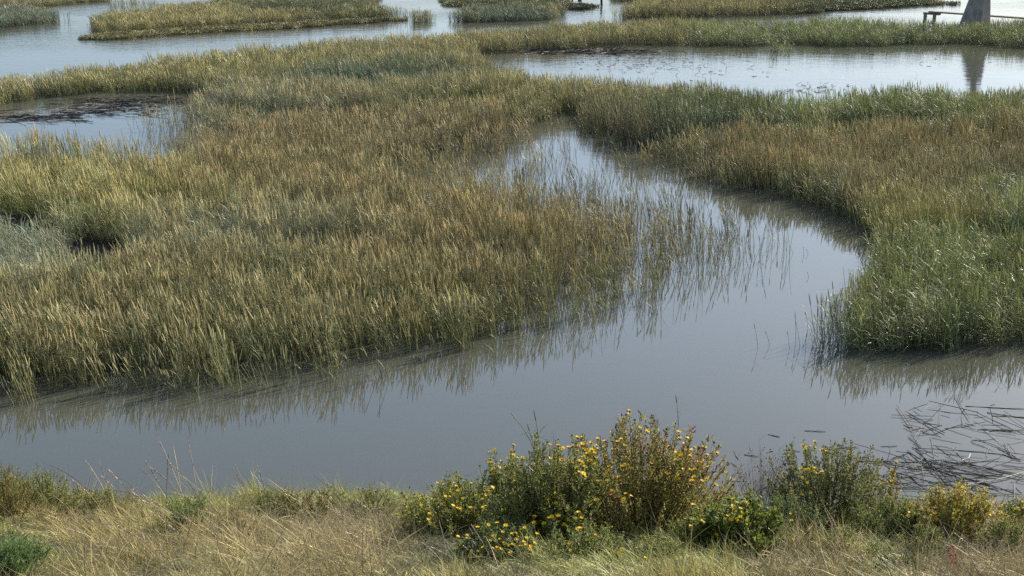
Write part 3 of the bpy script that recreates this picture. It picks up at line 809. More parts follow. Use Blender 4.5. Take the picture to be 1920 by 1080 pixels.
def gumplant(label, cat, px, base, top, half, nstem, nflow, greens=GREENS, red=0.0, leaf=(.05, .014), squash=.8, droop=.5, zone=None, name='gumplant', buds=.5, fl_r=.024, side=4, stemcol=((.10, .05, .03), (.09, .09, .035)), lean=0.0, group=None, leaf_density=1.0, off=0.0):
    P = on_bank(px, base); s = px_per_m(P.y, P.z)
    H = (base - top) / s; R = half / (s / .9)
    root = empty(name, P - Vector((0, 0, .03)), random.uniform(-.1, .1)); tag(root, label, cat, group)
    fo, st = MB(), MB(); tips = []; lump = random.uniform(0, 6.28)
    for i in range(nstem):
        az = random.uniform(0, 2 * math.pi); u = math.sqrt(random.random()) * (1 + .18 * math.sin(2 * az + lump) + .14 * math.sin(3 * az + 2 * lump)) * random.uniform(.9, 1.12)
        hh = H * (1 - droop * min(1, u) ** 2) * (random.uniform(.62, .92) if random.random() < .8 else random.uniform(.9, 1.06))
        tip = Vector((R * u * math.cos(az) + lean * hh, R * squash * u * math.sin(az), hh))
        b0 = Vector((R * .42 * u * math.cos(az) + random.gauss(0, .05), R * .35 * u * math.sin(az) + random.gauss(0, .05), 0))
        ctl = b0.lerp(tip, .45) + Vector((0, 0, hh * .16)) + Vector((math.cos(az), math.sin(az), 0)) * R * .10 * u
        pts = bez(b0, ctl, tip, 6); Ls = sum((pts[j + 1] - pts[j]).length for j in range(6))
        st.tube(pts, [.0055, .005, .0045, .004, .0034, .0028, .002], 4, cols=[tuple(stemcol[0][q] + (stemcol[1][q] - stemcol[0][q]) * j / 6 for q in range(3)) for j in range(7)], cap=False)
        tr = red * (1 if random.random() < .5 else .25)
        def leaves(pp, t0, t1, count, sc=1.0):
            for k in range(count):
                t = t0 + (t1 - t0) * (k + random.random()) / count
                f = t * (len(pp) - 1); j = min(len(pp) - 2, int(f)); q = pp[j].lerp(pp[j + 1], f - j)
                ax = (pp[j + 1] - pp[j]).normalized(); a = random.uniform(0, 6.283)
                ref = ax.orthogonal().normalized(); out = ref * math.cos(a) + ax.cross(ref) * math.sin(a)
                d = (out + ax * random.uniform(.2, 1.1)).normalized(); sd = ax.cross(out).normalized()
                cc = jit(random.choice(REDS)) if random.random() < tr * max(0, t - .55) * 2.2 else jit(random.choice(greens))
                fo.leaf(q, d, sd, (1.5 - .5 * t) * leaf[0] * sc * random.uniform(.6, 1.2), 1.55 * leaf[1] * sc * random.uniform(.7, 1.25), cc, fold=random.uniform(.1, .4), droop=random.uniform(-.1, .35))
        leaves(pts, .06, 1.0, int(Ls * 62 * leaf_density))
        ends = [(pts[-1], (pts[-1] - pts[-2]).normalized())]
        for k in range(random.randint(0, side)):
            t = random.uniform(.55, .95); f = t * 6; j = min(5, int(f)); q = pts[j].lerp(pts[j + 1], f - j); a = random.uniform(0, 6.283)
            e = q + Vector((math.cos(a) * .07, math.sin(a) * .07, random.uniform(.08, .17))) * min(1.0, H / .9 + .2)
            bp = bez(q, q.lerp(e, .5) + Vector((math.cos(a), math.sin(a), -.3)) * .02, e, 3)
            st.tube(bp, [.0026, .0022, .002, .0016], 3, col=stemcol[1], cap=False); leaves(bp, .15, 1, int(7 * leaf_density) + 1, .75); ends.append((e, (bp[-1] - bp[-2]).normalized()))
        for e, d in ends:
            tips.append((e, d))
            if random.random() < buds:
                c = jit((.12, .13, .045)); r = random.uniform(.007, .012)
                fo.tube([e - d * r * .6, e, e + d * r, e + d * r * 1.5], [r * .5, r, r * .85, r * .2], 6, col=c)
    st.build('stem', M_STEM, root); fo.build('foliage', M_LEAF, root)
    # flower heads open on the outer tips
    def score(tp):
        e, d = tp
        x = px + (e.x) * s / .9
        y = base - e.z * s
        v = random.random() + .5 * (e.z / H) - .5 * (e.y / max(R, .1))
        if zone: v += max(2.2 * math.exp(-(((x - zx) / zrx) ** 2 + ((y - zy) / zry) ** 2)) for zx, zy, zrx, zry in zone)
        return -v
    tips.sort(key=score)
    for k, (e, d) in enumerate(tips[:nflow]):
        fm = FLOWERS[random.choices((0, 1, 2), (.4, .25, .35))[0]]
        o = bpy.data.objects.new('flower', fm); ROOT.objects.link(o); o.parent = root
        dd = (d + Vector((random.gauss(0, .3), random.gauss(-.25, .3), .4))).normalized()
        r = 1.08 * fl_r * random.uniform(.75, 1.15)
        o.location = e + dd * r * .5; o.rotation_euler = dd.to_track_quat('Z', 'Y').to_euler(); o.scale = (r, r, r)
    return root


YG = ((.22, .24, .055), (.18, .20, .05), (.28, .27, .06), (.15, .165, .04))
gumplant('largest flowering bush, a dome with dark red shoot tips and many yellow flowers', 'flowering bush', 1195, 1012, 780, 178, 190, 100, red=.42, droop=.42, zone=[(1190, 800, 30, 22), (1300, 870, 70, 50), (1130, 850, 50, 40)], buds=.6)
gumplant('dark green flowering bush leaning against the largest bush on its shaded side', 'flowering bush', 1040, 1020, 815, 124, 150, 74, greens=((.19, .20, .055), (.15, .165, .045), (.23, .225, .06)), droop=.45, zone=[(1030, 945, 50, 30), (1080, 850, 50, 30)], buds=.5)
gumplant('slim flowering plant with a flat cluster of yellow heads on top, beside dark dry stems', 'flowering plant', 948, 985, 838, 42, 34, 28, greens=YG, droop=.15, zone=[(945, 850, 40, 30)], buds=.8, squash=.7, fl_r=.022)
gumplant('low wide flowering plant where the dry blond grass ends', 'flowering plant', 850, 1005, 905, 105, 90, 60, greens=YG, droop=.3, fl_r=.021)
gumplant('ground hugging dark plant dotted with small lemon yellow flowers at the bottom edge', 'flowering plant', 940, 1062, 985, 95, 95, 60, greens=((.10, .135, .035), (.13, .16, .045)), droop=.35, fl_r=.021)
gumplant('upright open flowering bush with round green buds on tall thin stems', 'flowering bush', 1548, 1010, 822, 122, 130, 36, red=.08, droop=.3, zone=[(1500, 850, 50, 40), (1480, 890, 40, 40)], buds=1.0, greens=((.16, .18, .055), (.20, .21, .07), (.24, .23, .085), (.13, .145, .045)), leaf_density=.95)
gumplant('small thin budding plant between the open bush and the floating reeds', 'flowering plant', 1645, 995, 842, 40, 24, 5, red=.1, droop=.3, buds=1.0, leaf_density=.7)
gumplant('bushy plant with bright yellow flowers cut by the frame edge', 'flowering plant', 1912, 1010, 928, 44, 40, 30, greens=YG, droop=.3, fl_r=.022)
gumplant('low leafy plant with broad yellow green leaves and a few yellow flowers', 'leafy plant', 1385, 1045, 930, 90, 85, 14, greens=((.17, .20, .035), (.12, .16, .035), (.08, .12, .03), (.25, .24, .04)), leaf=(.055, .03), droop=.35, buds=.1, name='leafy_plant', zone=[(1370, 945, 40, 20)])
gumplant('bush of small yellow, orange and pink tinged leaves', 'autumn bush', 1795, 1025, 900, 98, 130, 0, greens=((.40, .35, .06), (.31, .31, .06), (.23, .24, .055), (.42, .33, .06), (.37, .22, .07), (.28, .28, .055)), leaf=(.04, .022), droop=.45, buds=.05, name='autumn_bush', stemcol=((.09, .045, .03), (.18, .08, .04)), leaf_density=.9)
gumplant('small yellow leaved shoot beside the floating reeds', 'autumn plant', 1712, 1005, 930, 34, 22, 0, greens=((.30, .22, .03), (.36, .19, .03), (.18, .19, .04)), leaf=(.04, .022), droop=.4, buds=0, name='autumn_plant', leaf_density=.7)
gumplant('feathery bright green plant in the bottom corner', 'green plant', 22, 1095, 1005, 70, 90, 0, greens=((.10, .175, .045), (.125, .20, .055), (.08, .14, .04)), leaf=(.04, .007), droop=.3, buds=0, name='leafy_plant', leaf_density=1.7)
gumplant('yellow green bushy plant at the left frame edge above the bank grass', 'green plant', 10, 975, 862, 72, 80, 0, greens=((.17, .18, .04), (.20, .19, .05), (.22, .14, .05)), leaf=(.035, .008), droop=.4, buds=0, name='leafy_plant', leaf_density=1.4)
gumplant('light green willowy shoots among the dry blond grass', 'green plant', 355, 1000, 925, 55, 42, 0, greens=((.15, .20, .05), (.18, .22, .06), (.11, .16, .04)), leaf=(.035, .008), droop=.3, buds=0, name='leafy_plant', leaf_density=1.3)
gumplant('small plant with rounded yellowing leaves at the end of the green grass', 'green plant', 598, 975, 905, 36, 22, 0, greens=((.18, .18, .05), (.27, .22, .05), (.12, .14, .04)), leaf=(.035, .02), droop=.3, buds=0, name='leafy_plant', leaf_density=.6)
gumplant('young sprout with a few heart shaped leaves above the low flowering plant', 'green plant', 862, 960, 880, 16, 5, 0, greens=((.16, .19, .04), (.24, .23, .04)), leaf=(.05, .035), droop=.2, buds=0, name='leafy_plant', leaf_density=.6)

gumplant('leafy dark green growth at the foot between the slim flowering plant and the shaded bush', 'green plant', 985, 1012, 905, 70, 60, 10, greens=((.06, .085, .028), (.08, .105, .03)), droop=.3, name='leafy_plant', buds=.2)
gumplant('mid green leafy growth at the lit foot of the open budding bush', 'green plant', 1480, 1020, 930, 75, 70, 4, greens=((.10, .14, .04), (.13, .16, .05), (.08, .11, .035)), droop=.3, name='leafy_plant', buds=.2)
gumplant('green leafy growth between the open budding bush and the autumn coloured bush', 'green plant', 1660, 1030, 935, 70, 65, 3, greens=((.11, .15, .04), (.14, .17, .05), (.19, .18, .05)), droop=.3, name='leafy_plant', buds=.2)
gumplant('yellow green leafy growth at the right foot of the largest flowering bush', 'green plant', 1310, 1035, 955, 60, 55, 6, greens=YG, droop=.3, name='leafy_plant', buds=.2)

for fx, fb, ft, fh, lab in ((75, 962, 880, 60, 'yellow green tuft on the raised left end of the bank'), (185, 975, 915, 50, 'green scrub in the dip of the bank below the dry stalks'), (790, 1000, 935, 45, 'low yellow green scrub where the blond grass meets the low flowering plant'), (1100, 1052, 985, 85, 'dark green leafy scrub at the foot of the largest flowering bush'),
                            (1225, 1058, 1010, 70, 'short bright green scrub in the lit grass below the largest flowering bush'), (1450, 1045, 975, 60, 'low mid green scrub between the broad leaved plant and the open budding bush'),
                            (1565, 1055, 990, 80, 'low green scrub in front of the open budding bush'), (1730, 1050, 985, 55, 'low green scrub at the foot of the autumn coloured bush'), (1880, 1045, 965, 50, 'mixed green and yellow scrub between the autumn bush and the frame edge'),
                            (520, 965, 915, 55, 'low green scrub along the water edge of the blond grass'), (690, 970, 915, 60, 'yellow green scrub at the water edge left of the low flowering plant'), (110, 965, 912, 70, 'low green and rust scrub near the left water edge')):
    gumplant(lab, 'green scrub', fx, fb, ft, fh, 48, 5 if 1000 < fx < 1500 else 0, greens=((.17, .205, .055), (.21, .235, .065), (.13, .165, .045), (.24, .22, .07)), leaf=(.04, .010), droop=.3, buds=.1, name='leafy_plant', fl_r=.02)

# dead flower stalks between the bushes, and the bare grey weed
def twigs(label, cat, px, base, top, half, n, col, name, branch=5, pods=0.0, r=.0028):
    P = on_bank(px, base); s = px_per_m(P.y, P.z); H = (base - top) / s; R = half / (s / .9)
    mb = MB()
    for i in range(n):
        az = random.uniform(0, 6.283); u = math.sqrt(random.random()); h = H * (1 - .35 * u * u) * random.uniform(.6, 1)
        b0 = Vector((R * .25 * u * math.cos(az), R * .25 * u * math.sin(az), -.02)); tip = Vector((R * u * math.cos(az), R * .7 * u * math.sin(az), h))
        pts = bez(b0, b0.lerp(tip, .5) + Vector((0, 0, h * .12)), tip, 5); c = jit(col, .25)
        mb.tube(pts, [r, r * .95, r * .85, r * .7, r * .55, r * .35], 3, col=c, cap=False)
        for k in range(branch):
            t = random.uniform(.35, .95); f = t * 5; j = min(4, int(f)); q = pts[j].lerp(pts[j + 1], f - j); a = random.uniform(0, 6.283); L = random.uniform(.05, .16)
            e = q + Vector((math.cos(a) * .6, math.sin(a) * .6, .8)) * L
            mb.tube([q, q.lerp(e, .5) + Vector((0, 0, -.01)), e], [r * .5, r * .4, r * .3], 3, col=c, cap=False)
            if random.random() < pods:
                rr = random.uniform(.006, .013); mb.tube([e - Vector((0, 0, rr)), e, e + Vector((0, 0, rr))], [rr * .5, rr, rr * .3], 5, col=jit(col, .3))
    o = mb.build(name, M_DRY, None, loc=P); tag(o, label, cat); return o


twigs('bare grey brown weed of thin branching twigs left of the open budding bush', 'dead weed', 1425, 985, 822, 66, 95, (.17, .125, .095), 'dead_weed', 7, .25)
twigs('dark brown dead flower stalk with curled heads rising from the shaded bush', 'dead flower stalk', 1036, 960, 808, 14, 5, (.022, .013, .011), 'dead_flower_stalk', 9, 1.0, .004)
twigs('dark dead stems below the slim flat topped flowering plant', 'dead weed', 975, 990, 880, 34, 26, (.05, .03, .025), 'dead_weed', 8, .6)
twigs('few dark bare spikes standing left of the slim flowering plant', 'dead weed', 898, 975, 866, 14, 7, (.055, .045, .045), 'dead_weed', 2, .0)
twigs('brown bare twigs under the autumn coloured bush', 'dead weed', 1745, 1010, 930, 52, 34, (.13, .085, .06), 'dead_weed', 5, .1)
twigs('small red stemmed plant in the dry grass at the bottom edge', 'red plant', 1786, 1078, 1028, 9, 6, (.38, .07, .05), 'red_plant', 7, .5)

# fleshy leaved ground cover
def fleshy(label, px, base, half, n):
    P = on_bank(px, base); s = px_per_m(P.y, P.z); R = half / (s / .9); mb = MB()
    for i in range(n):
        a = random.uniform(0, 6.283); u = R * math.sqrt(random.random()); x, y = u * math.cos(a), u * math.sin(a); z = bank_z(P.x + x, P.y + y) - P.z
        h = random.uniform(.07, .15); az = random.uniform(0, 6.283); ln = random.uniform(.1, .6)
        c = jit(random.choice(((.10, .16, .035), (.13, .18, .04), (.17, .18, .05))), .2)
        pts = [Vector((x + math.cos(az) * ln * h * t * t, y + math.sin(az) * ln * h * t * t, z + h * t)) for t in (0, .4, .8, 1)]
        mb.tube(pts, [.009, .012, .009, .002], 5, col=c)
    o = mb.build('succulent_plant', M_LEAF, None, loc=P); tag(o, label, 'succulent'); return o


fleshy('clump of upright fleshy green leaves at the bottom edge below the open bush', 1690, 1066, 42, 130)
fleshy('fleshy green leaves spreading beside the dry grass at the bottom edge', 1620, 1078, 38, 90)

# tall dry stalks standing over the bank grass
def stalk_mesh(L, bend, spike=True):
    mb = MB(); pts = [Vector((-bend * L * t ** 2, 0, L * t * (1 - .25 * bend * t))) for t in (0, .2, .4, .6, .8, 1)]
    c = jit((.30, .23, .15), .15)
    mb.tube(pts, [.0048, .0046, .0042, .0038, .0032, .002], 4, col=c, cap=False)
    if spike:
        d = (pts[-1] - pts[-3]).normalized()
        for k in range(14):
            t = k / 14; q = pts[-3].lerp(pts[-1], t) if True else None
            a = random.uniform(0, 6.283); e = q + d * .028 + Vector((math.cos(a), math.sin(a), 0)) * .006
            mb.tube([q, q.lerp(e, .5), e], [.002, .0055, .001], 3, col=jit(c, .2), cap=False)
    else:
        blade(mb, pts[2], math.pi, L * .4, .9, .004, c, c, bend=1.6)
    return mb.mesh('grass_stalk', M_DRY)


ST = [stalk_mesh(L, b, sp) for L, b, sp in ((.62, .12, True), (.7, .3, True), (.55, .5, True), (.75, .45, False), (.6, .75, False), (.8, .2, True))]


def stalks(spots, label, group, tilt=.15):
    for x, y, h in spots:
        if y < 960: h += 34; y += 34
        P = on_bank(x, y); s = px_per_m(P.y, P.z); k = random.randrange(len(ST))
        o = bpy.data.objects.new('grass_stalk', ST[k]); ROOT.objects.link(o)
        o.location = P; sc = h / s / .62; o.scale = (sc ** .4, sc ** .4, sc); o.rotation_euler = (random.gauss(0, .1), -abs(random.gauss(tilt, .12)), random.gauss(0, .6))
        tag(o, label, 'grass stalk', group)


stalks([(158, 930, 90), (182, 930, 88), (216, 935, 68), (222, 940, 75), (160, 925, 60), (85, 925, 50), (100, 925, 48), (330, 935, 90), (345, 930, 105), (352, 930, 85), (320, 925, 70),
        (375, 930, 70), (385, 925, 52), (300, 930, 62), (280, 935, 60), (265, 935, 58), (395, 925, 45), (240, 930, 50), (503, 925, 52), (470, 925, 38), (545, 930, 38), (540, 925, 30), (130, 925, 45), (310, 940, 80), (360, 945, 95), (200, 945, 60), (230, 950, 80)],
       'thin dry grass stalk standing up against the water from the blond bank grass', 'dry stalks against the water', .22)
stalks([(random.uniform(1440, 1640), random.uniform(1040, 1090), random.uniform(45, 95)) for k in range(34)], 'pale bent dry stalk in the grass below the open budding bush', 'dry stalks below the budding bush', .5)
stalks([(random.uniform(840, 1010), random.uniform(1065, 1095), random.uniform(40, 80)) for k in range(16)], 'pale dry stalk in front of the ground hugging lemon flowered plant', 'dry stalks before the low flowers', .25)
stalks([(random.uniform(1720, 1915), random.uniform(1020, 1080), random.uniform(35, 75)) for k in range(26)], 'brown dry stalk in the grass below the autumn coloured bush', 'dry stalks below the autumn bush', .35)
stalks([(random.uniform(430, 760), random.uniform(985, 1075), random.uniform(50, 110)) for k in range(36)], 'leaning blond stalk in the dry grass left of the flowers', 'leaning stalks in the blond grass', .55)
stalks([(random.uniform(20, 420), random.uniform(985, 1075), random.uniform(50, 110)) for k in range(36)], 'leaning dry stalk in the mixed grass near the feathery green plant', 'leaning stalks in the mixed grass', .55)


# ------------------------------------------------------------------ single cordgrass plants standing in the water
def cordgrass_mesh(h, lean, nleaf, thick=1.0, headed=True, col=(.10, .11, .05)):
    mb = MB(); pts = [Vector((-lean * h * t ** 1.7, 0, -.06 + h * t)) for t in (0, .2, .4, .6, .8, 1)]
    c = jit(col, .12)
    mb.tube(pts, [.005 * thick, .0048 * thick, .0044 * thick, .0038 * thick, .003 * thick, .002], 5, col=c, cap=False)
    if headed:
        d = (pts[-1] - pts[-2]).normalized(); q = pts[-1] - d * h * .2
        mb.tube([q, q + d * h * .06, q + d * h * .18, q + d * h * .26], [.003, .0085 * thick, .007 * thick, .001], 5, col=jit((.20, .165, .08), .15), cap=False)
    for k in range(nleaf):
        t = random.uniform(.25, .75); f = t * 5; j = int(f); q = pts[j].lerp(pts[j + 1], f - j)
        blade(mb, q, random.choice((0, math.pi)) + random.gauss(0, .6), h * random.uniform(.3, .5), random.uniform(.9, 1.25), .009 * thick, c, jit(col, .2), n=6, bend=random.uniform(.8, 2.4))
    return mb.mesh('cordgrass_sprig', M_LEAF)


CG = [cordgrass_mesh(h, l, n) for h, l, n in ((.6, .06, 1), (.72, .12, 2), (.5, .2, 1), (.8, .08, 2), (.65, -.05, 2), (.55, .3, 3))]


def lone(x, y, hpx, label, group, k=None, rz=None):
    g = ground(x, y); s = px_per_m(g[1]); k = random.randrange(len(CG)) if k is None else k
    o = bpy.data.objects.new('cordgrass_sprig', CG[k]); ROOT.objects.link(o); o.location = (g[0], g[1], 0)
    sc = hpx / s / .62; o.scale = (max(.8, sc), max(.8, sc), sc); o.rotation_euler = (random.gauss(0, .05), random.gauss(-.03, .08), random.gauss(0, .5) if rz is None else rz)
    tag(o, label, 'grass stem', group)


for x, y, h in ((1487, 476, 14), (1507, 478, 16), (1515, 477, 11), (1516, 520, 11), (1405, 503, 20), (1420, 515, 24), (1428, 470, 36), (1442, 457, 27), (1384, 487, 34), (1393, 475, 30), (1425, 480, 30), (1372, 498, 28)):
    lone(x, y, h, 'single thin cordgrass stem standing in open water at the channel bend', 'lone stems at the channel bend')
lone(1421, 652, 40, 'tall lone stem in mid channel with a leaf curling to the water', None, 1, .2)
lone(1443, 647, 36, 'lone stem in mid channel bent over to one side without a curled leaf', None, 2, .2)
for x, y, h in ((1515, 618, 46), (1500, 650, 40), (1492, 640, 42), (1532, 625, 40), (1510, 660, 34), (1525, 655, 38), (1545, 655, 36), (1480, 655, 26)):
    lone(x, y, h, 'cordgrass stem leaning out over the water at the tip of the green clump', 'leaning stems at the green clump')
for x, y, h in ((1790, 720, 46), (1800, 712, 52), (1812, 706, 54), (1822, 700, 46), (1832, 712, 44), (1842, 700, 40), (1880, 705, 42), (1905, 695, 44), (1815, 725, 40)):
    lone(x, y, h, 'bent cordgrass stem in dark water off the front of the green clump', 'bent stems before the green clump', 5)
for x, y, h in ((1362, 132, 10), (1145, 122, 14), (1075, 130, 11), (1300, 126, 9), (1720, 142, 8), (1556, 119, 6)):
    lone(x, y, h, 'thin stem poking out of the bright upper pool', 'thin stems in the bright pool')


def reed_plant(label, x, y, top, leans, leaf_col, th=1.3):
    g = ground(x, y); s = px_per_m(g[1]); root = empty('cordgrass_plant', (g[0], g[1], 0)); tag(root, label, 'grass plant')
    for ln, f in leans:
        o = bpy.data.objects.new('stem', cordgrass_mesh((y - top) / s * f, ln, 3, th, True, leaf_col)); ROOT.objects.link(o); o.parent = root
        o.location = (random.gauss(0, .05), random.gauss(0, .05), 0); o.rotation_euler = (0, 0, random.gauss(0, .3))
    return root


reed_plant('pair of tall green grass stems with drooping leaves rising behind the dark dead stalk', 1006, 860, 770, ((.48, .95), (.12, 1.0), (.2, .7)), (.11, .14, .075))
reed_plant('single green grass stem behind the top of the largest flowering bush', 1274, 800, 742, ((.1, 1.0),), (.09, .12, .05))

# ------------------------------------------------------------------ dead reeds floating in the channel corner
def reed_mesh(L, r, kink=0.0, col=(.05, .038, .026)):
    mb = MB(); c = jit(tuple(q * 1.15 for q in col) if col[0] < .2 else col, .3); n = 6
    pts = [Vector((L * (i / n - .5), kink * L * abs(i / n - .5) + random.gauss(0, .004), random.gauss(0, .003))) for i in range(n + 1)]
    r *= .8
    mb.tube(pts, [r * random.uniform(.85, 1.1) for i in range(n)] + [r * .6], 6, cols=[jit(c, .2) for i in range(n + 1)])
    return mb.mesh('floating_reed', M_STALK)


REEDS = [reed_mesh(1.0, r, k, c) for r, k, c in ((.0065, .02, (.085, .068, .05)), (0.0079, 0, (.05, .038, .026)), (0.0065, .015, (.06, .045, .03)), (0.0094, 0, (.035, .027, .02)), (0.0058, .03, (.075, .055, .036)), (0.0072, -.02, (.045, .034, .024)), (0.0086, .0, (.03, .024, .018)))]
PALE = reed_mesh(1.0, .012, .10, (.36, .30, .22))
n_reed = 0


def reed(a, b, label, group, z0=.004, z1=.01, mesh=None):
    """one floating stalk between two points of the water surface"""
    p = Vector((a[0], a[1], z0)); q = Vector((b[0], b[1], z1)); d = q - p
    o = bpy.data.objects.new('floating_reed', mesh or random.choice(REEDS)); ROOT.objects.link(o)
    o.location = (p + q) / 2; o.rotation_euler = d.to_track_quat('X', 'Z').to_euler(); o.scale = (d.length, 1, 1)
    tag(o, label, 'dead reed', group)


KEY = [(1731, 793, 1765, 810), (1729, 812, 1765, 808), (1772, 804, 1825, 810), (1833, 806, 1905, 807), (1855, 809, 1925, 807), (1753, 836, 1780, 857), (1780, 857, 1793, 850), (1793, 849, 1811, 867),
       (1693, 852, 1717, 880), (1703, 848, 1780, 905), (1717, 846, 1783, 903), (1655, 870, 1684, 892), (1700, 888, 1724, 911), (1829, 900, 1910, 928), (1800, 890, 1836, 932), (1800, 935, 1870, 930), (1820, 828, 1865, 835),
       (1797, 845, 1880, 852), (1880, 852, 1913, 866), (1870, 842, 1913, 864), (1904, 915, 1915, 925), (1652, 838, 1683, 837), (1810, 762, 1925, 768), (1850, 774, 1930, 786), (1860, 780, 1930, 783), (1800, 800, 1850, 802), (1690, 868, 1770, 862),
       (1720, 875, 1800, 880), (1660, 905, 1740, 885), (1740, 905, 1830, 915), (1850, 880, 1920, 868)]
for a, b, c, d in KEY:
    reed(ground(a, b), ground(c, d), 'dark dead reed stalk floating in the tangle by the bank', 'floating reeds in the channel corner', .004, random.choice((.01, .01, .12)))
rs = random.Random(5)
for k in range(125):
    if k < 66: x, y = rs.gauss(1750, 68), rs.gauss(888, 24)
    else: x, y = rs.uniform(1690, 1925), rs.uniform(760, 940)
    y = min(y, 950)
    g = ground(x, y); L = rs.choice((.25, .35, .5, .7, .9, 1.3, 1.5)) * rs.uniform(.7, 1.1); a = rs.gauss(-.75, .6) if k % 3 else rs.uniform(0, 3.14)
    up = rs.choice((0, 0, 0, 0, .05, .16)) + k * .0004
    reed((g[0] - math.cos(a) * L / 2, g[1] - math.sin(a) * L / 2), (g[0] + math.cos(a) * L / 2, g[1] + math.sin(a) * L / 2), 'dark dead reed stalk floating in the tangle by the bank', 'floating reeds in the channel corner', .004 + k * .0003, .006 + up)
reed(ground(1812, 914), ground(1925, 890), 'long pale curved stalk floating among the dark reeds', None, .02, .03, PALE)
reed(ground(1808, 868), ground(1824, 858), 'short whitish stalk piece lying on the dark reeds', None, .03, .06, PALE)
for a, b, c, d in ((1540, 845, 1606, 838), (1560, 846, 1612, 841), (1440, 815, 1462, 820), (1508, 808, 1548, 810), (1693, 797, 1705, 803), (1395, 853, 1422, 857), (1438, 849, 1450, 846), (1405, 830, 1408, 848), (1376, 846, 1384, 862), (1370, 868, 1380, 876), (1484, 845, 1500, 848), (1600, 860, 1640, 856)):
    reed(ground(a, b), ground(c, d), 'short dark reed piece drifting apart behind the bushes', 'drifting reed pieces behind the bushes')

# matted drift in the two pools
def drift(label, blobs, n, L0, L1, seed, thick=1.0):
    r = random.Random(seed); mb = MB()
    for k in range(n):
        cx, cy, rx, ry = r.choices([b[:4] for b in blobs], [b[4] for b in blobs])[0]
        x, y = r.gauss(cx, rx), r.gauss(cy, ry); g = ground(x, y); L = r.uniform(L0, L1); a = r.gauss(0, .55)
        c = jit((.016, .012, .01), .3) if r.random() < .82 else jit((.17, .13, .09), .3)
        rad = r.uniform(.005, .014) * thick; z = .004 + r.uniform(0, .03)
        p = Vector((g[0] - math.cos(a) * L / 2, g[1] - math.sin(a) * L / 2, z)); q = Vector((g[0] + math.cos(a) * L / 2, g[1] + math.sin(a) * L / 2, z + r.choice((0, 0, .02, .09))))
        mb.tube([p, p.lerp(q, .5) + Vector((r.gauss(0, .02), r.gauss(0, .03), 0)), q], rad, 5, col=c)
    o = mb.build('floating_debris', M_STALK); tag(o, label, 'drift', None, 'stuff'); return o


drift('dark drift of dead stalks floating in the dark left pool', [(230, 191, 55, 5, 5), (200, 205, 50, 6, 3), (60, 222, 40, 3, 2), (150, 214, 50, 5, 2), (330, 195, 40, 9, 2), (120, 226, 40, 3, .6), (30, 214, 35, 3, .5)], 380, .25, 1.2, 3, 1.0)
drift('dark and pale drift of stalks along the shaded rim of the bright pool', [(1085, 95, 45, 2.5, 5), (1140, 97, 45, 3, 3), (1010, 99, 40, 1.5, 2), (1200, 98, 30, 3, 1)], 300, .3, 1.1, 4)
drift('scattered specks of drift on the bright pool', [(1180, 118, 80, 9, 3), (1300, 125, 90, 12, 3), (1200, 107, 60, 5, 2), (1530, 168, 35, 5, 3), (1600, 110, 120, 10, .6)], 260, .05, .3, 6, .9)

# ------------------------------------------------------------------ concrete pier, catwalk, posts
def concrete_mat():
    m, nt, out = new_mat('board_marked_concrete')
    tc = N(nt, 'ShaderNodeTexCoord')
    n1 = N(nt, 'ShaderNodeTexNoise'); n1.inputs['Scale'].default_value = 2.2; n1.inputs['Detail'].default_value = 8
    mp = N(nt, 'ShaderNodeMapping'); mp.inputs['Scale'].default_value = (3, 3, .35); nt.links.new(tc.outputs['Object'], mp.inputs[0])
    n2 = N(nt, 'ShaderNodeTexNoise'); n2.inputs['Scale'].default_value = 3; n2.inputs['Detail'].default_value = 5
    nt.links.new(tc.outputs['Object'], n1.inputs['Vector']); nt.links.new(mp.outputs[0], n2.inputs['Vector'])
    w = N(nt, 'ShaderNodeTexWave', wave_type='BANDS', bands_direction='Z'); w.inputs['Scale'].default_value = 1.6; w.inputs['Distortion'].default_value = .6; w.inputs['Detail'].default_value = 2
    nt.links.new(tc.outputs['Object'], w.inputs['Vector'])
    a = N(nt, 'ShaderNodeMath', operation='ADD'); nt.links.new(n1.outputs['Fac'], a.inputs[0]); nt.links.new(n2.outputs['Fac'], a.inputs[1])
    cr = N(nt, 'ShaderNodeValToRGB'); cr.color_ramp.elements[0].position = .36; cr.color_ramp.elements[1].position = .68
    cr.color_ramp.elements[0].color = (.135, .12, .10, 1); cr.color_ramp.elements[1].color = (.285, .25, .21, 1)
    hv = N(nt, 'ShaderNodeMath', operation='MULTIPLY'); hv.inputs[1].default_value = .5; nt.links.new(a.outputs[0], hv.inputs[0]); nt.links.new(hv.outputs[0], cr.inputs[0])
    p = N(nt, 'ShaderNodeBsdfPrincipled'); p.inputs['Roughness'].default_value = .85; p.inputs['Specular IOR Level'].default_value = .2
    nt.links.new(cr.outputs[0], p.inputs['Base Color'])
    b = N(nt, 'ShaderNodeBump'); b.inputs['Distance'].default_value = .001; b.inputs['Strength'].default_value = .1; nt.links.new(w.outputs['Fac'], b.inputs['Height'])
    nt.links.new(b.outputs[0], p.inputs['Normal']); nt.links.new(p.outputs[0], out.inputs['Surface'])
    return m


M_CONC = concrete_mat()
M_WOOD = mat_noise('weathered_timber', (.10, .085, .06), (.26, .22, .15), 5, .85, .5, (1, 1, 6))
M_PILE = mat_noise('wet_dark_timber', (.02, .017, .014), (.055, .045, .035), 6, .7, .6, (2, 2, .5))
M_STEEL = mat_noise('galvanised_steel', (.22, .22, .22), (.33, .33, .33), 8, .5, .1)

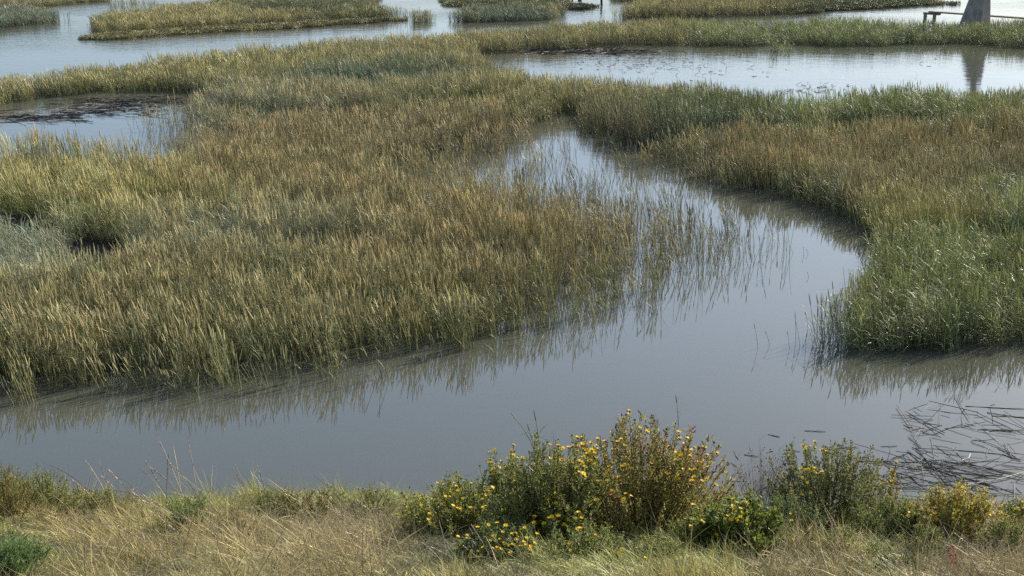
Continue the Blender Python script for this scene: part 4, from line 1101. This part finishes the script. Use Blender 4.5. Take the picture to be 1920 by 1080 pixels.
g = ground(1826, 60); S = 1 / (px_per_m(g[1]) / .9)               # metres per photo pixel there
pier = empty('concrete_pier', (g[0], g[1], 0)); tag(pier, 'grey concrete pier, a tapering pyramid with one steep slanted side', 'pier')
mb = MB()
def ring(z, xl, xf, xr, xb, yf, yb, yl, yr):
    return [mb.vert((xl * S, yl * S, z)), mb.vert((xf * S, yf * S, z)), mb.vert((xr * S, yr * S, z)), mb.vert((xb * S, yb * S, z))]
HZ = 3.3
def at_z(z):
    t = (z + .4) / (HZ + .4)
    L = -38 + t * (38 - 3); Fx = 7 + t * 1; Rx = 33 - t * 10; B = -6 + t * 10
    return ring(z, L, Fx, Rx, B, -22 + t * 12, 30 - t * 20, -2 + t * 2, 2)
zs = [-.4, .3, 1.0, 1.8, 2.6, HZ]; rr = [at_z(z) for z in zs]
for i in range(len(zs) - 1):
    for k in range(4): mb.face(rr[i][k], rr[i][(k + 1) % 4], rr[i + 1][(k + 1) % 4], rr[i + 1][k])
mb.face(*rr[-1])
o = mb.build('concrete_body', M_CONC, pier); bv = o.modifiers.new('bevel', 'BEVEL'); bv.width = .03; bv.segments = 2
mb = MB(); mb.box((10 * S, 0, HZ + 1.5), (.30, .04, 3.0)); mb.box((10 * S - .13, .17, HZ + 1.5), (.04, .30, 3.0)); mb.box((10 * S, .1, HZ + .02), (.5, .5, .04))
mb.build('steel_leg', M_STEEL, pier)

walk = empty('catwalk', (*ground(1740, 41), 0)); tag(walk, 'narrow timber catwalk on short posts running behind the concrete pier', 'catwalk')
A0 = Vector((*ground(1733, 41), 0)); A1 = Vector((*ground(1990, 60), 0)); wd = (A1 - A0); wl = wd.length; rz = math.atan2(wd.y, wd.x); o0 = walk.location
mb = MB(); c = (A0 + A1) / 2 - o0; mb.box((c.x + .3, c.y, .66), (wl, .42, .10), rz); o = mb.build('deck', M_WOOD, walk)
mb = MB(); mb.box((A0.x - o0.x + .45, A0.y - o0.y - .05, .535), (1.1, .30, .14), rz); mb.build('bearer', M_WOOD, walk)
for t, zt in ((0.004, .56), (.075, .60), (.45, .60), (.78, .60)):
    q = A0.lerp(A1, t) - o0; mb = MB(); mb.box((q.x, q.y, zt / 2 - .3 - .035), (.17, .17, zt + .53 - .0), rz); mb.build('post', M_WOOD, walk)


def pile(label, x, y, h, r, square=False, lean=0.0):
    gg = ground(x, y); mb = MB()
    if square:
        mb.box((0, 0, h / 2 - .3), (r * 2, r * 2, h + .6), .4)
        mb.box((0, 0, h + .02), (r * 2.2, r * 2.2, .04), .4)
    else:
        zz = [-.6, 0, h * .25, h * .5, h * .8, h]; mb.tube([Vector((lean * z + random.gauss(0, .006), random.gauss(0, .006), z)) for z in zz], [r * random.uniform(.9, 1.08) for z in zz], 10)
    o = mb.build('timber_post', M_PILE, None, loc=(gg[0], gg[1], 0)); tag(o, label, 'post'); return o


pile('dark post at the tip of the low olive mat', 1128, 9, .95, .085, lean=-.03)
pile('thicker dark post in front of the tiny grassy patch', 1178, 9, .95, .10, lean=.02)
pile('short square dark post among the straw coloured grass', 1447, 17, .45, .11, True)
pile('thin dark stump at the top edge behind the low olive mat', 1073, 3, .5, .07)
pile('dark drifted log end beside the thin stump at the top edge', 1087, 1, .14, .16)

# ------------------------------------------------------------------ light, sky, camera
SUN_EL, SUN_AZ = D2R(33), D2R(47)           # azimuth clockwise from +Y (view direction) towards +X
world = bpy.data.worlds.new('World'); scene.world = world; world.use_nodes = True
wn = world.node_tree; bg = wn.nodes['Background']
sky = wn.nodes.new('ShaderNodeTexSky'); sky.sky_type = 'NISHITA'; sky.sun_disc = False
sky.sun_elevation = SUN_EL; sky.sun_rotation = SUN_AZ; sky.altitude = 10; sky.air_density = 1.0; sky.dust_density = 1.4; sky.ozone_density = 1.0
# haze band painted into the sky colour: grey blue dimming low down cuts horizon glare
wtc = wn.nodes.new('ShaderNodeTexCoord'); wsep = wn.nodes.new('ShaderNodeSeparateXYZ'); wn.links.new(wtc.outputs['Generated'], wsep.inputs[0])
wr = wn.nodes.new('ShaderNodeValToRGB'); wr.color_ramp.interpolation = 'EASE'; e = wr.color_ramp.elements
e[0].position = 0; e[0].color = (.46, .49, .55, 1); e[1].position = .34; e[1].color = (1, 1, 1, 1)
k = e.new(.13); k.color = (.60, .63, .69, 1)
wn.links.new(wsep.outputs['Z'], wr.inputs[0])
wm = wn.nodes.new('ShaderNodeMix'); wm.data_type = 'RGBA'; wm.blend_type = 'MULTIPLY'; wm.inputs['Factor'].default_value = 1
wn.links.new(sky.outputs[0], wm.inputs['A']); wn.links.new(wr.outputs[0], wm.inputs['B'])
wn.links.new(wm.outputs['Result'], bg.inputs['Color']); bg.inputs['Strength'].default_value = .15
sl = bpy.data.lights.new('sun', 'SUN'); sl.energy = 4.9; sl.angle = D2R(.53); sl.color = (1.0, .91, .78)
so = bpy.data.objects.new('sun', sl); ROOT.objects.link(so)
sd_ = Vector((math.sin(SUN_AZ) * math.cos(SUN_EL), math.cos(SUN_AZ) * math.cos(SUN_EL), math.sin(SUN_EL)))
so.rotation_euler = (-sd_).to_track_quat('-Z', 'Y').to_euler(); so.location = (0, 0, 30)

cam = bpy.data.cameras.new('camera'); cam.sensor_width = 36; cam.lens = FPX / 1920 * 36; cam.clip_end = 5000; cam.clip_start = .1
co_ = bpy.data.objects.new('camera', cam); ROOT.objects.link(co_); co_.location = (0, 0, CAMZ)
co_.rotation_euler = (math.pi / 2 - PITCH, 0, 0)
scene.camera = co_
scene.view_settings.view_transform = 'Standard'; scene.view_settings.look = 'None'; scene.view_settings.exposure = 1.05; scene.view_settings.gamma = 1
scene.cycles.use_denoising = False
scene.cycles.max_bounces = 6; scene.cycles.transparent_max_bounces = 4
